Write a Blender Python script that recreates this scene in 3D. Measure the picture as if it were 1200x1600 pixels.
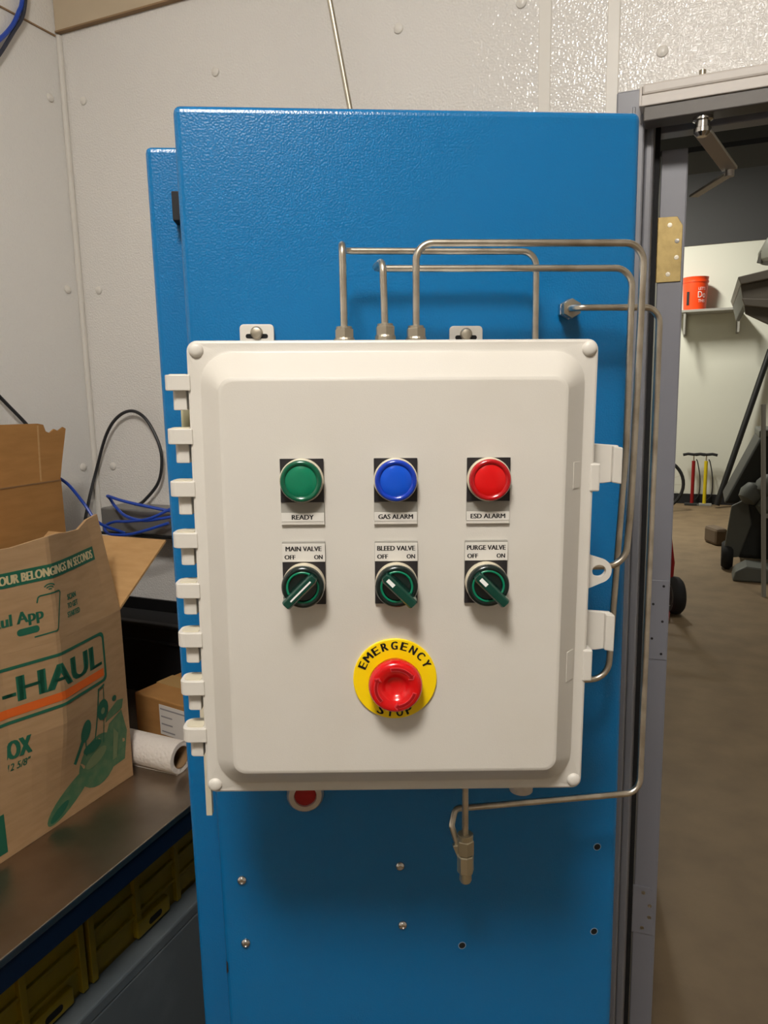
import bpy, bmesh, math, random
from mathutils import Vector, Matrix
random.seed(7)
for o in list(bpy.data.objects):
    bpy.data.objects.remove(o)
S = bpy.context.scene
C = S.collection
PI = math.pi

# ------------------------------------------------------------------ camera
# world: the blue cabinet's front is the plane y = 0, z = 0 is the floor (metres)
YAW, PITCH, ROLL = 0.0979, 0.1624, -0.0212
cd = bpy.data.cameras.new('camera')
cam = bpy.data.objects.new('camera', cd)
C.objects.link(cam)
f = Vector((math.sin(YAW)*math.cos(PITCH), math.cos(YAW)*math.cos(PITCH), -math.sin(PITCH)))
r0 = Vector((math.cos(YAW), -math.sin(YAW), 0))
u0 = r0.cross(f)
rr = math.cos(ROLL)*r0 + math.sin(ROLL)*u0
uu = -math.sin(ROLL)*r0 + math.cos(ROLL)*u0
mw = Matrix((rr, uu, -f)).transposed().to_4x4()
mw.translation = Vector((-0.1124, -0.7622, 1.55))
cam.matrix_world = mw
cd.sensor_fit = 'VERTICAL'
cd.sensor_height = 36.0
cd.lens = 36.0*1155/1600
cd.clip_start = 0.02
cd.clip_end = 60
S.camera = cam

# ------------------------------------------------------------------ view and world
S.view_settings.view_transform = 'Standard'
S.view_settings.look = 'None'
S.view_settings.gamma = 1.0
S.view_settings.use_curve_mapping = False
S.view_settings.exposure = 0.56
wd = bpy.data.worlds.new('world')
S.world = wd
wd.use_nodes = True
wd.node_tree.nodes['Background'].inputs[0].default_value = (0.9, 0.93, 1.0, 1)
wd.node_tree.nodes['Background'].inputs[1].default_value = 0.02
S.cycles.use_denoising = True
S.cycles.max_bounces = 8
S.cycles.diffuse_bounces = 4
S.cycles.sample_clamp_indirect = 4.0

# the room is turned 29 degrees against the cabinet: room coordinates (u along the door wall, v away from the viewer, z)
TH = math.radians(-29.0)
E1 = Vector((math.cos(TH), math.sin(TH), 0))
E2 = Vector((-math.sin(TH), math.cos(TH), 0))
def W(u, v, z):
    return E1*u + E2*v + Vector((0, 0, z))

# room lamps: round drum lamps that shine down and sideways (u, v, radius, emission strength, label)
DOME = [(0.276, -1.22, 0.19, 62.0, 'round white drum lamp on the ceiling above the camera'),
        (0.90, -3.00, 0.19, 3.0, 'round white drum lamp on the ceiling at the far end of the room')]
# lamps of the bay: (u, v, z, size along u, size along v, watts, colour)
BAY_LAMPS = [(-0.9, 7.4, 4.30, 0.30, 1.2, 150.0, (1.0, 0.97, 0.88)),
             (1.3, 3.4, 4.30, 0.30, 1.2, 24.0, (1.0, 0.95, 0.86))]
for (u, v, z, su, sv, pw, col) in BAY_LAMPS:
    ld = bpy.data.lights.new('bay_lamp_light', 'AREA')
    ld.shape = 'RECTANGLE'
    ld.size, ld.size_y = su, sv
    ld.energy = pw
    ld.color = col
    lo = bpy.data.objects.new('bay_lamp_light', ld)
    C.objects.link(lo)
    lo.location = W(u, v, z - 0.012)
    lo.rotation_euler = (0, 0, TH)

# ------------------------------------------------------------------ materials
MATS = {}
def lin(c):
    return tuple(((x/255)/12.92 if x/255 <= 0.04045 else ((x/255+0.055)/1.055)**2.4) for x in c) + (1,)
def mat(name, col, rough=0.5, metal=0.0, noise=None, bump=None, coat=0.0, spec=0.5, trans=0.0, emit=None, col2=None, sss=0.0):
    """noise = (scale, colour2, low, high[, stretch]); bump = (kind, scale, strength, distance)"""
    m = bpy.data.materials.new(name)
    m.use_nodes = True
    nt = m.node_tree
    b = nt.nodes['Principled BSDF']
    b.inputs['Base Color'].default_value = lin(col)
    b.inputs['Roughness'].default_value = rough
    b.inputs['Metallic'].default_value = metal
    b.inputs['Coat Weight'].default_value = coat
    b.inputs['Coat Roughness'].default_value = 0.12
    b.inputs['Specular IOR Level'].default_value = spec
    b.inputs['Transmission Weight'].default_value = trans
    if emit:
        b.inputs['Emission Color'].default_value = lin(emit[0])
        b.inputs['Emission Strength'].default_value = emit[1]
    tc = None
    if noise or bump:
        tc = nt.nodes.new('ShaderNodeTexCoord')
    if noise:
        mp = nt.nodes.new('ShaderNodeMapping')
        mp.inputs['Scale'].default_value = noise[4] if len(noise) > 4 else (1, 1, 1)
        nt.links.new(tc.outputs['Object'], mp.inputs['Vector'])
        n = nt.nodes.new('ShaderNodeTexNoise')
        n.inputs['Scale'].default_value = noise[0]
        n.inputs['Detail'].default_value = 6
        nt.links.new(mp.outputs['Vector'], n.inputs['Vector'])
        cr = nt.nodes.new('ShaderNodeValToRGB')
        cr.color_ramp.elements[0].position = noise[2]
        cr.color_ramp.elements[1].position = noise[3]
        cr.color_ramp.elements[0].color = lin(col)
        cr.color_ramp.elements[1].color = lin(noise[1])
        nt.links.new(n.outputs['Fac'], cr.inputs['Fac'])
        nt.links.new(cr.outputs['Color'], b.inputs['Base Color'])
    if bump:
        kind, sc, st, di = bump
        if kind == 'voronoi':
            t = nt.nodes.new('ShaderNodeTexVoronoi')
            t.feature = 'SMOOTH_F1'
            out = 'Distance'
        else:
            t = nt.nodes.new('ShaderNodeTexNoise')
            t.inputs['Detail'].default_value = 0.0 if kind == 'speck' else 3
            out = 'Fac'
        t.inputs['Scale'].default_value = sc
        nt.links.new(tc.outputs['Object'], t.inputs['Vector'])
        src = t.outputs[out]
        bp = nt.nodes.new('ShaderNodeBump')
        bp.inputs['Strength'].default_value = st
        bp.inputs['Distance'].default_value = di
        nt.links.new(src, bp.inputs['Height'])
        nt.links.new(bp.outputs['Normal'], b.inputs['Normal'])
    MATS[name] = m
    return m

mat('frp', (232, 228, 222), 0.12, bump=('speck', 240, 0.42, 0.0030))
mat('frp_left', (233, 230, 225), 0.2, bump=('speck', 250, 0.3, 0.0030))
mat('frp_smooth', (230, 225, 216), 0.35)
mat('drywall', (205, 188, 160), 0.8, noise=(3, (190, 172, 146), 0.4, 0.7))
mat('wood_edge', (150, 122, 90), 0.8)
mat('hood_grey', (124, 118, 108), 0.55)
mat('ceiling_white', (225, 221, 212), 0.9)
mat('paint_cream', (196, 191, 182), 0.7)
mat('concrete', (128, 108, 80), 0.66, noise=(5, (112, 93, 68), 0.35, 0.7), bump=('noise', 60, 0.1, 0.01))
mat('blue_paint', (5, 103, 160), 0.27, bump=('speck', 520, 0.12, 0.0030))
mat('black', (14, 14, 15), 0.5)
mat('black_matte', (22, 22, 24), 0.8)
mat('hole_dark', (4, 4, 5), 0.9)
mat('chip', (120, 150, 175), 0.6)
mat('enclosure', (208, 203, 194), 0.42, noise=(7, (200, 194, 182), 0.5, 0.85), bump=('noise', 900, 0.08, 0.001))
mat('enclosure_bits', (208, 203, 194), 0.38)
mat('dust', (202, 192, 172), 0.7)
mat('gasket', (196, 190, 150), 0.7)
mat('beige_plastic', (205, 196, 172), 0.45)
mat('holder_grey', (152, 149, 141), 0.45)
mat('plate_black', (34, 31, 33), 0.45)
mat('card_white', (214, 210, 202), 0.55)
mat('ink', (24, 22, 22), 0.6)
mat('lens_green', (0, 84, 58), 0.16, coat=0.5)
mat('lens_green_in', (0, 116, 82), 0.22, coat=0.4)
mat('lens_blue', (0, 52, 170), 0.16, coat=0.5)
mat('lens_blue_in', (0, 78, 205), 0.22, coat=0.4)
mat('lens_red', (170, 6, 18), 0.16, coat=0.5)
mat('lens_red_in', (214, 4, 10), 0.22, coat=0.4)
mat('knob_dark', (2, 24, 21), 0.2, coat=0.5)
mat('knob_ring', (0, 118, 84), 0.3)
mat('knob_bar', (3, 58, 46), 0.22, coat=0.4)
mat('mark_and_glint_white', (235, 238, 235), 0.4)
mat('yellow', (250, 214, 0), 0.4)
mat('estop_red', (206, 8, 14), 0.2, coat=0.5)
mat('estop_dark', (150, 6, 14), 0.3)
mat('estop_line', (208, 60, 66), 0.35)
mat('steel', (222, 213, 198), 0.30, 1.0, noise=(40, (180, 168, 150), 0.4, 0.75))
mat('steel_dull', (186, 177, 160), 0.42, 1.0)
mat('brass_nut', (206, 198, 174), 0.42, 1.0)
mat('chrome', (205, 203, 200), 0.16, 1.0)
mat('aluminium', (200, 194, 188), 0.42, 0.85)
mat('alu_paint', (214, 206, 198), 0.45)
mat('dark_housing', (92, 88, 84), 0.5, 0.3)
mat('frame_grey', (136, 136, 142), 0.38)
mat('door_grey', (140, 140, 148), 0.4)
mat('brass', (182, 158, 104), 0.5, 0.6, noise=(60, (158, 136, 86), 0.4, 0.8))
mat('stainless', (172, 160, 146), 0.36, 1.0, noise=(12, (152, 140, 126), 0.35, 0.8))
mat('navy', (4, 20, 42), 0.45)
mat('bin_grey', (88, 95, 98), 0.55, noise=(9, (110, 116, 118), 0.5, 0.85))
mat('crate_yellow', (138, 116, 8), 0.45)
mat('cardboard', (176, 140, 100), 0.82, noise=(20, (166, 130, 90), 0.35, 0.7, (1, 1, 6)))
mat('cardboard_in', (190, 150, 100), 0.85, noise=(20, (178, 138, 88), 0.35, 0.7, (1, 1, 6)))
mat('cardboard_brown', (170, 122, 66), 0.82, noise=(14, (158, 112, 58), 0.35, 0.7, (1, 1, 5)))
mat('cardboard_edge', (140, 106, 70), 0.9)
mat('print_green', (22, 92, 66), 0.75)
mat('print_green_mid', (70, 108, 74), 0.8, noise=(60, (96, 118, 80), 0.4, 0.7))
mat('print_green_light', (112, 124, 84), 0.8)
mat('print_orange', (218, 96, 22), 0.7)
mat('print_cream', (206, 186, 140), 0.8)
mat('label_paper', (222, 216, 208), 0.7)
mat('label_print', (150, 146, 146), 0.8)
mat('tape', (186, 150, 98), 0.25, spec=0.6)
mat('paper', (228, 218, 208), 0.9, bump=('voronoi', 160, 0.4, 0.004))
mat('core', (150, 116, 78), 0.9)
mat('cable_blue', (32, 72, 176), 0.4)
mat('cable_black', (40, 40, 42), 0.5)
mat('cable_dark', (48, 52, 66), 0.5)
mat('device_grey', (136, 134, 130), 0.4, 0.4)
mat('bay_white', (214, 214, 200), 0.7)
mat('bay_dark', (66, 66, 66), 0.8)
mat('bay_black', (16, 16, 17), 0.9)
mat('bucket_orange', (240, 74, 24), 0.4)
mat('print_white', (245, 240, 235), 0.6)
mat('red_paint', (140, 16, 20), 0.4)
mat('yellow_paint', (214, 190, 24), 0.4)
mat('rubber', (28, 27, 27), 0.8)
mat('machine_dark', (46, 48, 46), 0.6)
mat('machine_mid', (92, 94, 88), 0.6)
mat('machine_light', (150, 148, 140), 0.55)
mat('dome_white', (232, 234, 224), 0.5)
mat('lamp_white', (240, 238, 230), 0.5, emit=((255, 240, 220), 3.0))
mat('lamp_body', (230, 228, 222), 0.5)

# ------------------------------------------------------------------ mesh helpers
class MB:
    def __init__(s):
        s.v, s.f, s.sm = [], [], []
    def add(s, vs, fs, smooth=False):
        o = len(s.v)
        s.v += [tuple(v) for v in vs]
        for q in fs:
            s.f.append([o+i for i in q])
            s.sm.append(smooth)
        return s
    def box(s, x0, x1, y0, y1, z0, z1):
        vs = [(x0,y0,z0),(x1,y0,z0),(x1,y1,z0),(x0,y1,z0),(x0,y0,z1),(x1,y0,z1),(x1,y1,z1),(x0,y1,z1)]
        return s.add(vs, [(0,3,2,1),(4,5,6,7),(0,1,5,4),(1,2,6,5),(2,3,7,6),(3,0,4,7)])
    def ring(s, rings, cap0=True, cap1=True, smooth=True, closed=False):
        n = len(rings[0])
        vs = [p for r in rings for p in r]
        fs = []
        m = len(rings)
        for k in range(m if closed else m-1):
            a, b = k*n, ((k+1) % m)*n
            for i in range(n):
                j = (i+1) % n
                fs.append((a+i, a+j, b+j, b+i))
        s.add(vs, fs, smooth)
        o = len(s.v)-len(vs)
        if cap0 and not closed:
            s.f.append([o+i for i in reversed(range(n))]); s.sm.append(False)
        if cap1 and not closed:
            s.f.append([o+(m-1)*n+i for i in range(n)]); s.sm.append(False)
        return s
    def lathe(s, prof, c=(0,0,0), axis=(0,0,1), n=32, cap0=True, cap1=True, smooth=True):
        """prof: (radius, height along the axis)"""
        a = Vector(axis).normalized()
        t = Vector((1,0,0)) if abs(a.x) < 0.9 else Vector((0,1,0))
        e = a.cross(t).normalized(); g = a.cross(e)
        c = Vector(c)
        R = [[c + a*h + e*(r*math.cos(2*PI*i/n)) + g*(r*math.sin(2*PI*i/n)) for i in range(n)] for r, h in prof]
        return s.ring(R, cap0, cap1, smooth)
    def cyl(s, p0, p1, r, r1=None, n=20, smooth=True):
        p0, p1 = Vector(p0), Vector(p1)
        L = (p1-p0).length
        return s.lathe([(r, 0), (r if r1 is None else r1, L)], p0, p1-p0, n, smooth=smooth)
    def tube(s, pts, r, n=10):
        pts = [Vector(p) for p in pts]
        T = []
        for i in range(len(pts)):
            a = pts[max(i-1,0)]; b = pts[min(i+1,len(pts)-1)]
            T.append((b-a).normalized())
        up = Vector((0,0,1)) if abs(T[0].z) < 0.9 else Vector((0,1,0))
        e = T[0].cross(up).normalized()
        R = []
        for p, t in zip(pts, T):
            e = (e - t*e.dot(t)).normalized()
            g = t.cross(e)
            R.append([p + e*(r*math.cos(2*PI*i/n)) + g*(r*math.sin(2*PI*i/n)) for i in range(n)])
        return s.ring(R)
    def prism(s, poly, d0, d1, to):
        """poly in 2D, to(a, b, d) -> 3D"""
        return s.ring([[to(a, b, d0) for a, b in poly], [to(a, b, d1) for a, b in poly]], smooth=False)
    def build(s, name, m, parent=None, bevel=0.0, seg=2, auto=40, org=None):
        me = bpy.data.meshes.new(name)
        vs = s.v
        if org is not None:
            vs = [(x-org[0], y-org[1], z-org[2]) for x, y, z in vs]
        me.from_pydata(vs, [], s.f)
        me.polygons.foreach_set('use_smooth', s.sm)
        bm = bmesh.new(); bm.from_mesh(me)
        bmesh.ops.recalc_face_normals(bm, faces=bm.faces)
        bm.to_mesh(me); bm.free()
        if any(s.sm):
            me.set_sharp_from_angle(angle=math.radians(auto))
        me.materials.append(MATS[m])
        o = bpy.data.objects.new(name, me)
        C.objects.link(o)
        if parent is not None:
            o.parent = parent
        if bevel:
            md = o.modifiers.new('bevel', 'BEVEL')
            md.width = bevel; md.segments = seg; md.limit_method = 'ANGLE'; md.angle_limit = math.radians(40)
            md.harden_normals = False
        return o

def fillet(pts, r, n=7):
    """polyline with rounded corners; r a number or one per inner corner"""
    P = [Vector(p) for p in pts]
    out = [P[0]]
    for i in range(1, len(P)-1):
        ri = r[i-1] if isinstance(r, (list, tuple)) else r
        a = (P[i-1]-P[i]).normalized(); b = (P[i+1]-P[i]).normalized()
        ang = a.angle(b)
        if ang > 3.1:
            out.append(P[i]); continue
        d = min(ri/math.tan(ang/2), (P[i-1]-P[i]).length*0.48, (P[i+1]-P[i]).length*0.48)
        q = d*math.tan(ang/2)
        cen = P[i] + (a+b).normalized()*(q/math.sin(ang/2))
        p0, p1 = P[i]+a*d, P[i]+b*d
        v0, v1 = p0-cen, p1-cen
        tot = v0.angle(v1)
        for k in range(n+1):
            t = k/n
            out.append(cen + (v0*math.sin((1-t)*tot) + v1*math.sin(t*tot))/math.sin(tot))
    out.append(P[-1])
    return out

def spline(pts, n=8):
    P = [Vector(p) for p in pts]
    P = [P[0]*2-P[1]] + P + [P[-1]*2-P[-2]]
    out = []
    for i in range(1, len(P)-2):
        for k in range(n):
            t = k/n
            a, b, c, d = P[i-1], P[i], P[i+1], P[i+2]
            out.append(0.5*((2*b) + (c-a)*t + (2*a-5*b+4*c-d)*t*t + (3*b-a-3*c+d)*t**3))
    out.append(P[-2])
    return out

def rrect(hw, hh, r, n=6, cx=0, cz=0):
    out = []
    for sx, sz, a0 in ((1,1,0),(-1,1,90),(-1,-1,180),(1,-1,270)):
        for k in range(n+1):
            a = math.radians(a0 + 90*k/n)
            out.append((cx + sx*(hw-r) + r*math.cos(a), cz + sz*(hh-r) + r*math.sin(a)))
    return out

def pole(name, a, b, r, m, n=14):
    a, b = Vector(a), Vector(b); d = b-a
    o = MB().cyl((0,0,0), (0,0,d.length), r, n=n).build(name, m)
    q = d.to_track_quat('Z', 'Y').to_matrix().to_4x4(); q.translation = a
    o.matrix_world = q
    return o

def tag(o, label=None, cat=None, group=None, kind=None):
    if label: o['label'] = label
    if cat: o['category'] = cat
    if group: o['group'] = group
    if kind: o['kind'] = kind
    return o

def empty(name, loc, rot=None):
    o = bpy.data.objects.new(name, None)
    o.empty_display_size = 0.05
    C.objects.link(o)
    if isinstance(rot, Matrix):
        m = rot.to_4x4(); m.translation = Vector(loc); o.matrix_world = m
    else:
        o.location = loc
        if rot is not None: o.rotation_euler = (0, 0, rot)
    return o

def copy_tree(o, parent=None):
    c = o.copy(); C.objects.link(c); c.parent = parent
    for ch in [x for x in bpy.data.objects if x.parent == o]:
        copy_tree(ch, c)
    return c

_dg = None
def text_polys(body, size, bold=0.0, shear=0.0, align='CENTER', space=1.0):
    """lettering as flat triangles: list of verts (x, y), faces"""
    cu = bpy.data.curves.new('lettering', 'FONT')
    cu.body = body; cu.size = size; cu.offset = bold; cu.shear = shear
    cu.align_x = align; cu.align_y = 'CENTER'; cu.space_character = space
    cu.resolution_u = 3; cu.fill_mode = 'FRONT'
    ob = bpy.data.objects.new('lettering_tmp', cu)
    C.objects.link(ob)
    dg = bpy.context.evaluated_depsgraph_get()
    me = bpy.data.meshes.new_from_object(ob.evaluated_get(dg))
    vs = [(v.co.x, v.co.y) for v in me.vertices]
    fs = [list(p.vertices) for p in me.polygons]
    bpy.data.objects.remove(ob); bpy.data.curves.remove(cu); bpy.data.meshes.remove(me)
    return vs, fs
def fit_text(body, width, height, bold=0.0, shear=0.0, space=1.0):
    bold = 0.0
    """lettering scaled to a width and a cap height, centred on the origin"""
    vs, fs = text_polys(body, 1.0, bold, shear, 'CENTER', space)
    xs = [a for a, b in vs]; ys = [b for a, b in vs]
    x0, x1, y0, y1 = min(xs), max(xs), min(ys), max(ys)
    return [((a-(x0+x1)/2)*width/(x1-x0), (b-(y0+y1)/2)*height/(y1-y0)) for a, b in vs], fs

def put_text(mb, tf, to, fat=0.0):
    vs, fs = tf
    for k in ((0,) if not fat else (-1, 0, 1)):
        mb.add([to(a + k*fat, b) for a, b in vs], fs)
    return mb

# ------------------------------------------------------------------ the setting (room coordinates)
def struct(name, mb, m, bevel=0.0, parent=None):
    o = mb.build(name, m, parent, bevel)
    if parent is None:
        o.rotation_euler = (0, 0, TH)
        o['kind'] = 'structure'
    return o
UL, VB, UR, VF, ZC = -1.234, 0.80, 2.60, -3.70, 2.90
D0, D1, DZ = 0.163, 1.085, 2.045           # door opening
floor = struct('floor', MB().box(-3.0, 5.0, VF-0.1, 10.2, -0.05, 0.0), 'concrete')
struct('ceiling', MB().box(UL-0.1, UR+0.1, VF-0.1, VB, ZC, ZC+0.05), 'ceiling_white')
m = MB().box(UL-0.1, D0, VB, VB+0.12, 0, ZC+0.05)
m.box(D1, UR+0.1, VB, VB+0.12, 0, ZC+0.05).box(D0, D1, VB, VB+0.12, DZ, ZC+0.05)
wall_back = struct('wall_back', m, 'frp')
wall_left = struct('wall_left', MB().box(UL-0.1, UL, VF-0.1, VB, 0, ZC), 'frp_left')
struct('wall_right', MB().box(UR, UR+0.1, VF-0.1, VB, 0, ZC), 'paint_cream')
struct('wall_front', MB().box(UL, UR, VF-0.1, VF, 0, ZC), 'paint_cream')
# rivets of the wall panels
rv = None
for (u, z) in ((-1.171,2.272),(-1.171,1.82),(-1.171,1.367),(-0.779,2.27),(-0.332,2.273),(-0.081,2.269),(0.174,2.138),(-0.779,1.82),(-0.779,1.367),(0.62,2.138)):
    if rv is None:
        rv = MB().lathe([(0.0105,0),(0.0095,0.003),(0.006,0.005),(0.002,0.0056)], (0,0,0), (0,-1,0), 14, cap0=False).build('rivet', 'frp_smooth', wall_back)
        o = rv
    else:
        o = rv.copy(); C.objects.link(o)
    o.location = (u, VB-0.0002, z)
rv2 = None
for (v, z) in ((0.754,2.275),(0.756,1.822),(0.757,1.367),(0.36,2.275),(0.36,1.822),(-0.05,2.275)):
    if rv2 is None:
        rv2 = MB().lathe([(0.0105,0),(0.0095,0.003),(0.006,0.005),(0.002,0.0056)], (0,0,0), (1,0,0), 14, cap0=False).build('rivet', 'frp_smooth', wall_left)
        o = rv2
    else:
        o = rv2.copy(); C.objects.link(o)
    o.location = (UL+0.0002, v, z)
# panel joint strips, corner strip, boards above the panels
struct('trim_1', MB().box(-0.047,-0.024, VB-0.0035, VB, 0, 2.438), 'frp_smooth', 0.0015)
struct('trim_2', MB().box(0.078,0.1, VB-0.0035, VB, 0, 2.438), 'frp_smooth', 0.0015)
struct('trim_3', MB().box(UL, UL+0.012, VB-0.012, VB, 0, 2.43), 'frp_smooth', 0.004)
struct('trim_4', MB().box(UL+0.002, -0.30, VB-0.012, VB, 2.437, ZC-0.001), 'drywall')
struct('trim_5', MB().box(UL+0.002, -0.30, VB-0.014, VB-0.0005, 2.4330, 2.4368), 'wood_edge')
struct('trim_6', MB().box(UL, UL+0.0035, VF+0.02, VB-0.014, 2.424, 2.4275), 'wood_edge')

# door frame (hollow metal) with the groove lines of its profile
def frame_side(u0, u1, sgn, name):
    m = MB().box(u0, u1, VB-0.022, VB+0.14, 0, DZ+0.03)
    o = struct(name, m, 'frame_grey', 0.003)
    return o
fr = frame_side(0.100, 0.150, 1, 'trim_7')
e = MB().box(0.150, 0.1655, VB-0.006, VB+0.12, 0, DZ).build('jamb_return', 'frame_grey', fr, 0.004)
e = MB().box(0.128, 0.134, VB-0.0255, VB-0.0215, 0, DZ+0.0).build('frame_bead', 'frame_grey', fr, 0.0015)
frame_side(D1+0.01, D1+0.062, -1, 'trim_8')
m = MB().box(0.150, D1+0.01, VB-0.022, VB+0.13, 2.032, DZ+0.03)
MB().box(0.1650, 0.1742, VB+0.034, VB+0.044, 0, 2.03).build('gap_shade_strip', 'black_matte', fr)  # black strip added in the jamb gap to stand for its shade
fh = struct('trim_9', m, 'frame_grey', 0.003)
MB().box(0.166, D1, VB+0.06, VB+0.10, 2.018, 2.033).build('stop_strip', 'frame_grey', fh, 0.002)

# the open door seen at its hinge edge: local frame at the hinge corner
dang = TH + math.radians(4.0)
door = MB().box(0, 0.046, 0, 0.88, 0.012, 1.985).build('door_1', 'door_grey', None, 0.0015)
door.location = W(0.1765, 0.852, 0); door.rotation_euler = (0, 0, dang); door['kind'] = 'structure'
MB().box(0.0455, 0.047, 0.004, 0.874, 0.02, 1.975).build('door_skin', 'door_grey', door)
for z0, z1, brass in ((1.745, 1.865, True), (0.345, 0.46, False)):
    mt = 'brass' if brass else 'door_grey'
    poly = [(-0.004, z0), (0.042, z0), (0.042, z1-0.018), (0.032, z1-0.001), (-0.004, z1)]
    hp = MB().prism(poly, -0.0032, 0.0, lambda a, b, d: (a, d, b)).build('hinge_leaf', mt, door, 0.0006)
    for k in range(4):
        zc = z0 + (z1-z0)*(0.12+0.25*k)
        MB().lathe([(0.0045,0),(0.0042,0.0006),(0.0016,0.0007),(0.0015,0.0002)], (0.019 if k in (0,3) else 0.033, -0.0032, zc), (0,-1,0), 14, cap0=False).build('screw', 'steel_dull' if k != 2 else 'chrome', hp)
    for k in range(5):
        zc = z0 + (z1-z0)*(0.1+0.2*k)
        MB().cyl((-0.007, -0.004, zc-0.0105), (-0.007, -0.004, zc+0.0105), 0.0055, n=14).build('knuckle', mt if brass else 'frame_grey', hp)
# filler plate with screws at mid height of the door edge
fp = MB().box(0.001, 0.045, -0.0022, 0.0, 0.985, 1.155).build('edge_plate', 'door_grey', door, 0.0008)
for (x, z) in ((0.035,1.143),(0.016,1.104),(0.035,1.068),(0.016,1.03),(0.035,0.998)):
    MB().cyl((x, -0.0021, z), (x, -0.0032, z), 0.0026, n=10).build('screw', 'plate_black', fp)

# the long bay behind the doorway
BV = 9.72
wf = struct('wall_far', MB().box(-2.6, 4.6, BV, BV+0.12, 0, 3.262), 'bay_white')
struct('wall_far_upper', MB().box(-2.6, 4.6, BV-0.01, BV+0.12, 3.262, 5.0), 'bay_dark')
struct('baseboard_far', MB().box(-2.6, 4.6, BV-0.02, BV, 0, 0.13), 'black_matte')
struct('wall_bay_left', MB().box(-2.7, -2.6, VB+0.12, BV, 0, 5.0), 'bay_white')
struct('wall_bay_right', MB().box(4.6, 4.7, VB+0.12, BV, 0, 5.0), 'bay_white')
struct('ceiling_bay', MB().box(-2.7, 4.7, VB+0.12, BV+0.1, 4.9, 5.0), 'bay_black')
m = MB().box(-2.6, 4.6, 7.5, 7.62, 3.62, 3.70)
struct('trim_10', m, 'machine_light')
struct('trim_11', MB().box(-2.6, 4.6, 6.2, 6.9, 3.42, 3.46), 'bay_black')
struct('trim_12', MB().box(-2.6, 4.6, 2.2, 2.6, 3.1, 4.9), 'bay_black')

# ------------------------------------------------------------------ lamps (fixtures)
def lamp(u, v, z, su, sv, label, top):
    t = empty('ceiling_lamp', W(u, v, z), TH)
    tag(t, label, 'ceiling lamp')
    MB().box(-su/2-0.03, su/2+0.03, -sv/2-0.03, sv/2+0.03, 0.0, 0.05).build('lamp_housing', 'lamp_body', t, 0.006)
    MB().box(-su/2, su/2, -sv/2, sv/2, -0.004, 0.001).build('diffuser', 'lamp_white', t)
    if top - z > 0.06:
        for s in (-1, 1):
            MB().cyl((0, s*sv*0.4, 0.049), (0, s*sv*0.4, top-z), 0.006, n=8).build('hanger', 'steel_dull', t)
for k, (u, v, r, st, lb) in enumerate(DOME):
    mat('lamp_glow_%d' % k, (240, 238, 230), 0.5, emit=((255, 250, 243), st))
    t = empty('ceiling_lamp', W(u, v, ZC-0.16), TH); tag(t, lb, 'ceiling lamp')
    MB().lathe([(r*0.3,0.0),(r*0.75,0.006),(r*0.95,0.03),(r,0.07),(r,0.14)], (0,0,0), (0,0,1), 32).build('lamp_shade', 'lamp_glow_%d' % k, t)
    MB().lathe([(r+0.012,0.138),(r+0.012,0.1595)], (0,0,0), (0,0,1), 32).build('lamp_plate', 'lamp_body', t)
lamp(*BAY_LAMPS[0][:5], 'hanging strip lamp near the far wall of the bay', 4.9)
lamp(*BAY_LAMPS[1][:5], 'hanging strip lamp above the bay behind the doorway', 4.9)

# ------------------------------------------------------------------ blue cabinet
cab = empty('steel_cabinet', (0, 0, 0))
tag(cab, 'tall blue painted steel cabinet carrying the white control box', 'cabinet')
MB().box(-0.267, 0.225, 0.05, 0.50, 0.0, 1.798).build('cabinet_body', 'blue_paint', cab, 0.006, 3)
MB().box(-0.2695, -0.266, 0.07, 0.48, 1.335, 1.686).build('side_panel', 'blue_paint', cab, 0.001)
MB().box(-0.222, 0.222, 0.028, 0.051, 0.02, 1.79).build('door_gasket', 'black_matte', cab)
fp = MB().box(-0.2296, 0.2296, 0.0, 0.03, 0.01, 1.82).build('front_panel', 'blue_paint', cab, 0.007, 4)
MB().box(-0.2400, -0.224, 0.029, 0.052, 1.722, 1.750).build('hinge_block', 'black_matte', cab, 0.001)
for (x, z) in ((-0.2058,1.0139),(-0.2055,0.9353),(-0.0278,1.0149),(-0.0261,0.9398)):
    s = MB().lathe([(0.0055,0),(0.0052,0.0015),(0.004,0.003),(0.0026,0.0036),(0.0024,0.0020)], (x,0,z), (0,-1,0), 18, cap0=False).build('screw', 'chrome', cab)
for (x, z) in ((0.0437,0.9059),(0.2047,1.0184),(0.2037,0.908)):
    h = MB().lathe([(0.0046,-0.0005),(0.0046,0.0004),(0.0038,0.0004)], (x,0,z), (0,-1,0), 18, cap0=False, cap1=False).build('bolt_hole', 'chip', cab)
    MB().cyl((x,0.001,z), (x,-0.0003,z), 0.0039, n=18).build('hole_bottom', 'hole_dark', h)
m = MB().prism([(-0.2288,0.898),(-0.2268,0.901),(-0.2272,0.912),(-0.2285,0.914)], 0.001, -0.0003, lambda a, b, d: (a, d, b))
m.build('paint_chip', 'plate_black', cab)
bt = MB().lathe([(0.0205,0),(0.0205,0.002),(0.018,0.0055),(0.0125,0.0062),(0.0115,0.003)], (-0.1316,0,1.1124), (0,-1,0), 32, cap0=False, cap1=False).build('push_button', 'aluminium', cab)
MB().lathe([(0.0128,0),(0.0128,0.0035),(0.010,0.0045),(0.004,0.003)], (-0.1316,0,1.1124), (0,-1,0), 28, cap0=False).build('button_cap', 'estop_dark', bt)

# thin rod running up from behind the cabinet top
tag(pole('steel_rod', (-0.0395,0.15,1.798), (-0.2310,0.15,2.899), 0.0031, 'steel_dull', 10), 'thin slanting metal rod rising from the top of the blue cabinet', 'rod')

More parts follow.
